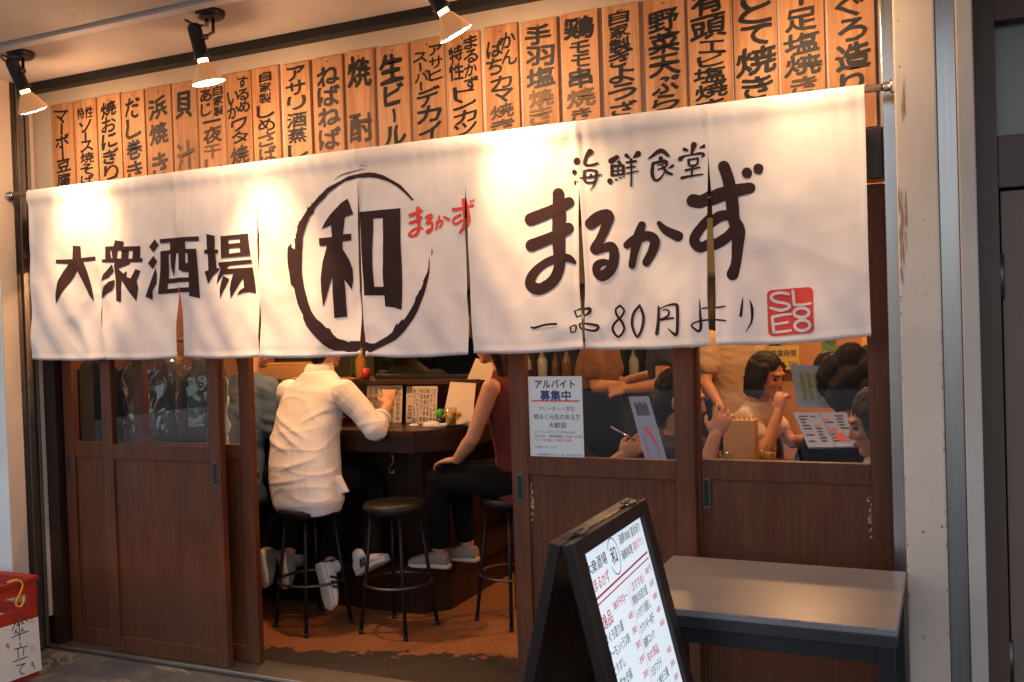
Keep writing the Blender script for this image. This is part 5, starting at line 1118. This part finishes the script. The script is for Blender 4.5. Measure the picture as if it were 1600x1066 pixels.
# staff and guests seen through the right windows
J = dict(pel=(-1.46, 2.42, .93), che=(-1.47, 2.40, 1.22), nec=(-1.475, 2.38, 1.45), hea=(-1.49, 2.36, 1.60), fd=(-1, -.2, -.3), bf=(-1, -.1, 0),
    shL=(-1.46, 2.25, 1.36), elL=(-1.455, 2.20, 1.09), wrL=(-1.66, 2.20, 1.065), hdL=(-.95, .05, -.1), htL=(0, .6, .8), hnL=(0, -1, .2), shR=(-1.5, 2.55, 1.36), elR=(-1.6, 2.6, 1.12), wrR=(-1.75, 2.5, 1.1),
    knL=(-1.46, 2.36, .50), anL=(-1.46, 2.38, .09), knR=(-1.46, 2.5, .50), anR=(-1.44, 2.52, .09))
person('staff member in short sleeves and grey jeans standing beside the back shelves', J, NAVYCL, .45, DENIM, .004, .95, 'short')
J = dict(pel=(-2.06, 2.78, .90), che=(-2.04, 2.78, 1.16), nec=(-2.0, 2.78, 1.38), hea=(-1.95, 2.77, 1.52), fd=(1, -.1, -.4), bf=(1, -.05, 0),
    shR=(-2.02, 2.63, 1.28), elR=(-1.98, 2.58, 1.05), wrR=(-1.78, 2.58, 1.06), hdR=(.95, .1, .05), htR=(0, .3, .9), hnR=(0, -1, 0), shL=(-2.02, 2.94, 1.28), elL=(-1.98, 2.98, 1.05), wrL=(-1.8, 2.9, 1.05), hdL=(.95, -.1, 0), htL=(0, 0, 1), hnL=(0, 1, 0),
    knL=(-2.05, 2.87, .48), anL=(-2.05, 2.87, .09), knR=(-2.05, 2.69, .48), anR=(-2.05, 2.69, .09))
brn, P, arms = person('staff member in a brown T-shirt and black apron working beside the notice', J, BROWNTEE, .6, BLACKCLOTH, .005, 1.0, 'short')
S = Sol(); r3, f3, u3 = frame((1, -.05, 0), (0, 0, 1)); S.loft([(Vector((-2.04, 2.78, .45)), r3*.21, f3*.16), (Vector((-2.05, 2.78, .85)), r3*.19, f3*.150), (Vector((-2.045, 2.78, 1.04)), r3*.172, f3*.138)]); S.skin('apron', BLACKCLOTH, brn, .010, 3)
J = dict(pel=(-1.24, 3.05, .90), che=(-1.235, 3.03, 1.17), nec=(-1.225, 3.0, 1.40), hea=(-1.2, 2.95, 1.55), fd=(.8, -.5, -.1), bf=(.7, -.7, 0),
    shL=(-1.09, 3.1, 1.31), elL=(-1.06, 3.05, 1.06), wrL=(-1.0, 2.9, .92), shR=(-1.34, 2.9, 1.31), elR=(-1.36, 2.82, 1.06), wrR=(-1.25, 2.72, .92), knL=(-1.2, 3.1, .48), anL=(-1.2, 3.1, .09), knR=(-1.3, 3.0, .48), anR=(-1.3, 3.0, .09))
person('staff member in a beige shirt standing deep in the room', J, BEIGE, .62, BLACKCLOTH, .006, 1.0, 'short', False, .1)
J = dict(pel=(-1.02, 2.30, .50), che=(-.985, 2.26, .80), nec=(-.935, 2.22, 1.0), hea=(-.875, 2.17, 1.135), fd=(.85, -.45, -.25), bf=(.85, -.4, 0),
    shR=(-.96, 2.08, .925), elR=(-.86, 1.96, .745), wrR=(-.80, 2.04, .955), hdR=(.1, .15, .9), hnR=(.3, -.9, 0), htR=(-.6, .4, .3), hcR=1.3, shL=(-.93, 2.38, .925), elL=(-.78, 2.36, .76), wrL=(-.66, 2.2, .80), hdL=(.8, -.3, 0),
    knL=(-.6, 2.25, .48), anL=(-.6, 2.25, .08), knR=(-.66, 2.05, .48), anR=(-.66, 2.05, .08))
person('young woman in a cream T-shirt holding her hand to her mouth', J, CREAMTEE, .5, NAVYCL, .005, .9, 'bob', True)
J = dict(pel=(-.30, 1.08, .50), che=(-.33, 1.04, .80), nec=(-.34, 1.02, 1.0), hea=(-.345, 1.0, 1.145), fd=(-.55, .8, -.35), bf=(-.6, .8, 0),
    shR=(-.20, 1.12, .925), elR=(-.22, 1.2, .72), wrR=(-.35, 1.32, .78), shL=(-.48, .94, .925), elL=(-.56, 1.05, .76), wrL=(-.52, 1.25, .80), hdL=(.2, .9, .1), hdR=(-.4, .8, 0), knL=(-.6, 1.3, .48), anL=(-.6, 1.35, .08), knR=(-.45, 1.4, .48), anR=(-.45, 1.45, .08))
person('person with bushy dark hair seen from behind at the right window', J, BLACKCLOTH, .5, BLACKCLOTH, .004, .95, 'big')
J = dict(pel=(-.20, .64, .50), che=(-.205, .62, .78), nec=(-.205, .595, .955), hea=(-.232, .575, 1.065), fd=(-1, -.12, -.28), bf=(-1, 0, 0),
    shL=(-.21, .46, .88), elL=(-.27, .44, .68), wrL=(-.42, .5, .74), hdL=(-.9, .2, .1), shR=(-.21, .76, .88), elR=(-.28, .8, .68), wrR=(-.44, .76, .74), hdR=(-.9, -.1, .1), knL=(-.56, .6, .48), anL=(-.55, .6, .08), knR=(-.56, .74, .48), anR=(-.55, .74, .08), hk=.98)
person('woman in profile looking down, at the right edge of the window', J, CREAMTEE, .5, NAVYCL, .004, .88, 'bob', True, vox=.005, neckr=.046)
J = dict(pel=(-1.06, .86, .50), che=(-1.04, .86, .78), nec=(-1.02, .86, .98), hea=(-1.0, .85, 1.12), fd=(1, .1, -.2), bf=(1, .1, 0),
    shR=(-1.0, .70, .90), elR=(-.885, .66, .80), wrR=(-.842, .74, .985), hdR=(.30, .35, .85), hnR=(.2, -1, 0), htR=(-.6, -.1, .5), hcR=.55, shL=(-1.0, 1.02, .90), elL=(-.86, 1.05, .72), wrL=(-.72, .98, .76), hdL=(.9, -.1, 0), knL=(-.66, .95, .48), anL=(-.66, .95, .08), knR=(-.68, .78, .48), anR=(-.68, .78, .08))
person('person in a navy top raising a hand behind the door stile', J, NAVYCL, 1.0, BLACKCLOTH, .005, .92, 'short', vox=.005)
J = dict(pel=(-1.64, .90, .46), che=(-1.62, .89, .74), nec=(-1.59, .88, .94), hea=(-1.555, .87, 1.08), fd=(.9, -.1, -.4), bf=(1, -.1, 0),
    shR=(-1.56, .74, .87), elR=(-1.36, .68, .78), wrR=(-1.205, .66, .905), hdR=(.75, .15, .55), hnR=(.2, -.9, .2), htR=(-.5, .1, .6), hcR=.9, shL=(-1.58, 1.04, .87), elL=(-1.42, 1.1, .72), wrL=(-1.25, 1.0, .78), hdL=(.8, -.3, 0), knL=(-1.25, .98, .46), anL=(-1.25, .98, .08), knR=(-1.25, .80, .46), anR=(-1.25, .80, .08))
per, P, _ = person('person in black mostly hidden behind the white notice, hand out with a pen', J, BLACKCLOTH, 1.0, BLACKCLOTH, .004, .92, 'short', vox=.005)
tag(MB().tube([(-1.235, .635, 1.03), (-1.135, .64, .975)], .004, 8).build('pen', CHROME), 'metal pen in the hand low in the left window pane', 'pen')
# menus and small things at the tables
PALE = mat('laminated_menu', (.30, .44, .80), .16); PALE2 = mat('menu_print', (.34, .46, .34), .4)
def card(name, label, q, th, mt, prints):
    q = [Vector(p) for p in q]; n = (q[1]-q[0]).cross(q[3]-q[0]).normalized()
    if n.y > 0: n = -n
    o = MB().prism(q, -n*th).build(name, mt); o['_org'] = tuple(o.location); tag(o, label, 'menu')
    m = MB()
    def pt(u, v): return q[0].lerp(q[1], u).lerp(q[3].lerp(q[2], u), v)+n*.0012
    prints(m, pt); m.build('print', [PALE2, REDPRINT, GREYPRINT, MARKBLK], o, norm=False)
def quad(m, pt, u0, u1, v0, v1, mi, n=0): m.mi = mi; m.poly([pt(u0, v0), pt(u1, v0), pt(u1, v1), pt(u0, v1)])
def pr1(m, pt):
    r = random.Random(5); quad(m, pt, .18, .84, .13, .86, 0)
    for k in range(14):
        for j in range(3): u = .22+.2*j; v = .18+k*.048; m.mi = 2 if (k+j) % 4 else 3; d = Vector((0, -.0006, 0)); m.poly([pt(u, v)+d, pt(u+r.uniform(.08, .17), v)+d, pt(u+.1, v+.016)+d, pt(u, v+.016)+d])
card('menu_card', 'upright pale green menu card held above the open menu', [at(*p, .95) for p in ((1234, 569), (1289, 573), (1300, 638), (1247, 636))], .006, PALE, pr1)
def pr2(m, pt):
    r = random.Random(8)
    for k in range(9):
        for j in range(4):
            if r.random() < .8: u = .06+.23*j; v = .1+.09*k; quad(m, pt, u, u+r.uniform(.08, .19), v, v+.04, 1 if r.random() < .12 else 3)
    quad(m, pt, .495, .505, 0, 1, 2); quad(m, pt, .58, .74, .62, .86, 1)
card('open_menu', 'open bluish menu lying tilted before the profile woman', [at(1240, 645, .85), at(1322, 644, .85), at(1350, 697, .70), at(1263, 699, .70)], .008, PALE, pr2)
def pr3(m, pt):
    r = random.Random(2)
    for k in range(8): u = .2+.08*k; quad(m, pt, u, u+.05, .08+.02*(k % 3), .3, 3)
    m.mi = 1
    for a in range(14): t0, t1 = a/14, (a+1)/14; f = lambda t_, w_: pt(.40+.34*math.sin(t_*2.2)+w_, .48+.5*t_*.98); w0 = .10*(1-t0); w1 = .10*(1-t1); m.poly([f(t0, -w0), f(t0, w0), f(t1, w1), f(t1, -w1)])
    for a in range(8): t0, t1 = a/8, (a+1)/8; m.poly([pt(.2+.03*t0, .62+.36*t0), pt(.25+.03*t0, .62+.36*t0), pt(.25+.03*t1, .62+.36*t1), pt(.2+.03*t1, .62+.36*t1)])
card('tall_menu', 'tall bluish menu with a red prawn drawing standing by the door pane', [at(982, 620, .62), at(1013, 619, .62), at(1043, 722, .50), at(1009, 722, .50)], .006, PALE, pr3)
tw = thing('dining_table', 'dark dining table behind the right windows', 'table', (-.72, 1.2, 0))
MB().box(-1.3, -.36, .60, 1.95, .70, .73, .003).build('tabletop', COUNTER, tw)
for x in (-1.25, -.46):
    for y in (.65, 1.85): MB().box(x, x+.05, y, y+.05, 0, .699).build('leg', DARKWOOD, tw)
bx = MB(); bx.box(-.93, -.79, 1.30, 1.40, .731, .99, .002); cb = tag(bx.build('chopstick_box', LIGHTWOOD), 'upright wooden chopstick box on the table by the window', 'box'); cb['_org'] = tuple(cb.location)
m = MB()
for k in range(12): m.tube([(-.92+k*.0105, 1.34+.02*math.sin(k*3), .985), (-.92+k*.0105, 1.34+.02*math.sin(k*3), 1.01)], .003, 6)
m.build('chopsticks', LIGHTWOOD, cb)
for k, (x, y, dr) in enumerate(((-.86, 1.02, None), (-.70, 1.12, BEER), (-1.0, .98, MATS['red_print']))): tumbler(x, y, .8 if k else .79, ('clear tumbler', 'tumbler of beer', 'tumbler of red drink')[k]+' on the stacked tray at the window table', dr)
tag(MB().box(-1.1, -.6, .92, 1.22, .731, .788, .004).build('serving_tray', DARKWOOD), 'dark raised tray under the tumblers on the window table', 'tray')
# posters and the kitchen shelves
def poster(name, label, x0, x1, z0, z1, y, mt, lines, ink=None, cols=False):
    o = MB().box(x0, x1, y-.002, y, z0, z1).build(name, mt); o['_org'] = tuple(o.location); tag(o, label, 'poster')
    m = MB(); n = len(lines)
    for k, s in enumerate(lines):
        if cols:
            w_ = (x1-x0)/n; cx = x1-(k+.5)*w_; hh = (z1-z0)*.9/len(s)
            for j, c in enumerate(s): put_char(m, c, Vector((0, y-.0028, 0)), EX, EZ, cx-w_*.36, cx+w_*.36, z1-(z1-z0)*.05-(j+.95)*hh, z1-(z1-z0)*.05-(j+.05)*hh, .02, .08)
        else:
            h_ = (z1-z0)/(n+.3); put_line(m, s, Vector((0, y-.0028, 0)), EX, EZ, x0+(x1-x0)*.08, z1-(k+1)*h_, h_*.72, (x1-x0)*.84, .02)
    m.build('lettering', [ink or GREYPRINT], o, norm=False)
YPAP = mat('yellow_paper', (.55, .45, .12), .8); OPAP = mat('orange_paper', (.8, .42, .12), .8); GPAP = mat('green_paper', (.12, .25, .09), .8)
poster('wall_poster', 'yellow printed poster on the dark post behind the guests', -1.06, -.865, 1.105, 1.26, 3.328, YPAP, ['営業時間', 'ASAL.YH'])
poster('wall_poster', 'green patterned poster on the orange back wall', -.735, -.64, 1.14, 1.36, 3.399, GPAP, ['旬', '魚'])
poster('wall_poster', 'orange handwritten paper right of the curtain edge', -.50, -.35, 1.60, 1.86, 3.399, OPAP, ['冷奴二百円', '冷酒'], None, True)
poster('wall_poster', 'lower orange handwritten paper right of the curtain edge', -.49, -.355, 1.24, 1.57, 3.399, OPAP, ['焼魚定食', '一夜干'], None, True)
ks = thing('back_shelf', 'dark wooden shelf unit filled with bottles along the kitchen wall', 'shelf', (-2.2, 3.28, 0))
for z in (1.02, 1.34, 1.72): MB().box(-3.4, -1.12, 3.15, 3.40, z, z+.025).build('board', DARKWOOD, ks)
for x in (-3.4, -2.64, -1.88, -1.15): MB().box(x, x+.03, 3.151, 3.399, 0, 1.0195).build('upright', DARKWOOD, ks); 
bcol = [mat('bottle_%s' % n_, c, .15) for n_, c in (('green', (.04, .12, .04)), ('brown', (.14, .05, .015)), ('amber', (.13, .06, .015)), ('clear', (.35, .37, .33)), ('red', (.2, .03, .02)), ('white', (.55, .5, .42)))]
names = ('green', 'brown', 'amber', 'pale', 'red', 'white'); proto = {}; k = 0
for z in (1.045, 1.365):
    x = -3.32
    while x < -1.2:
        ci = rnd.choice([0, 1, 2, 3, 3, 4, 5]); s_ = rnd.uniform(.85, 1.15)
        if ci not in proto:
            proto[ci] = lathe_thing('shelf_bottle', 'x', 'bottle', [(0, 0), (.035, 0), (.037, .01), (.037, .15), (.014, .20), (.013, .25), (.016, .252), (.016, .27), (0, .27)], (0, 0, 0), bcol[ci], 'bottles on the kitchen shelves', 14); o = proto[ci]
        else: o = proto[ci].copy(); col.objects.link(o)
        o.location = (x, 3.24+rnd.uniform(-.03, .06), z); o.scale = (s_, s_, s_)
        o['label'] = names[ci]+' bottle standing among others on the '+('lower' if z < 1.2 else 'upper')+' kitchen shelf'
        x += rnd.uniform(.085, .14)
# clothes hanging behind the left doors
def garment(x, y, w_, z0, z1, mt, label, film=False, seed=0):
    t = thing('hanging_jacket', label, 'jacket', (x, y, z0), 'clothes hanging behind the left doors')
    S = Sol(); D_ = .055
    S.loft([(Vector((x, y, z0)), EX*w_*.50, EY*D_), (Vector((x, y, z0+(z1-z0)*.5)), EX*w_*.47, EY*D_), (Vector((x, y, z1-.10)), EX*w_*.50, EY*D_*.9), (Vector((x, y, z1-.045)), EX*w_*.44, EY*D_*.7), (Vector((x, y, z1-.005)), EX*w_*.18, EY*.04), (Vector((x, y, z1+.01)), EX*.05, EY*.03)])
    for s in (-1, 1): S.chain([(x+s*w_*.43, y-.01, z1-.10), (x+s*w_*.49, y-.03, z1-.32), (x+s*w_*.48, y-.035, z0+.05)], [.05, .055, .05])
    def wv(p): return .010*math.sin(p.x*55+seed+2*noise.noise(Vector((p.x*4, p.z*2, seed))))+.006*noise.noise(Vector((p.x*14, p.z*5, seed)))
    S.skin('jacket', mt, t, .010, 3, wv)
    MB().tube([(x-w_*.30, y, z1-.035), (x, y, z1+.035), (x+w_*.30, y, z1-.035)], .007, 8).tube([(x, y, z1+.03), (x, y, z1+.075), (x+.015, y, z1+.10), (x+.03, y, z1+.085)], .003, 8).build('hanger', BLACK, t)
    if film:
        S = Sol(); S.loft([(Vector((x, y, z0-.06)), EX*(w_*.56), EY*(D_+.045)), (Vector((x, y, z0+(z1-z0)*.5)), EX*(w_*.57), EY*(D_+.05)), (Vector((x, y, z1-.06)), EX*(w_*.54), EY*(D_+.035)), (Vector((x, y, z1+.02)), EX*.10, EY*.05)])
        def fv(p): return .012*(1-2*abs(noise.noise(Vector((p.x*7+p.z*4, p.z*6-p.x*5, seed+2)))))+.006*(1-2*abs(noise.noise(Vector((p.x*19, p.z*12+p.x*9, seed)))))
        S.skin('plastic_cover', PLASTICFILM, t, .009, 3, fv)
garment(-3.93, .52, .36, .62, 1.33, BLACKCLOTH, 'plain black jacket on a hanger behind the leftmost door pane', False, 1)
garment(-3.56, .56, .40, .66, 1.36, mat('grey_suit', (.12, .11, .12), .8), 'grey jacket in a shiny plastic cover behind the front door pane', True, 4)
garment(-3.22, .50, .20, .60, 1.32, mat('charcoal_cloth', (.05, .05, .055), .85), 'narrow charcoal jacket behind the right part of the front door pane', True, 9)
rl = thing('clothes_rail', 'metal clothes rail the jackets hang from behind the left doors', 'rail', (-3.6, .54, 1.4))
MB().tube([(-5.1, .54, 1.43), (-3.0, .54, 1.43)], .009, 10).build('rail', DARKMETAL, rl)
MB().tube([(-3.05, .54, 1.43), (-3.05, .54, 2.66)], .006, 8).build('hanging_bracket', DARKMETAL, rl)

# ------------------------------------------------------------------ tidy up
bpy.data.objects.remove(_fo)
for o in bpy.data.objects:
    if '_org' in o.keys(): del o['_org']
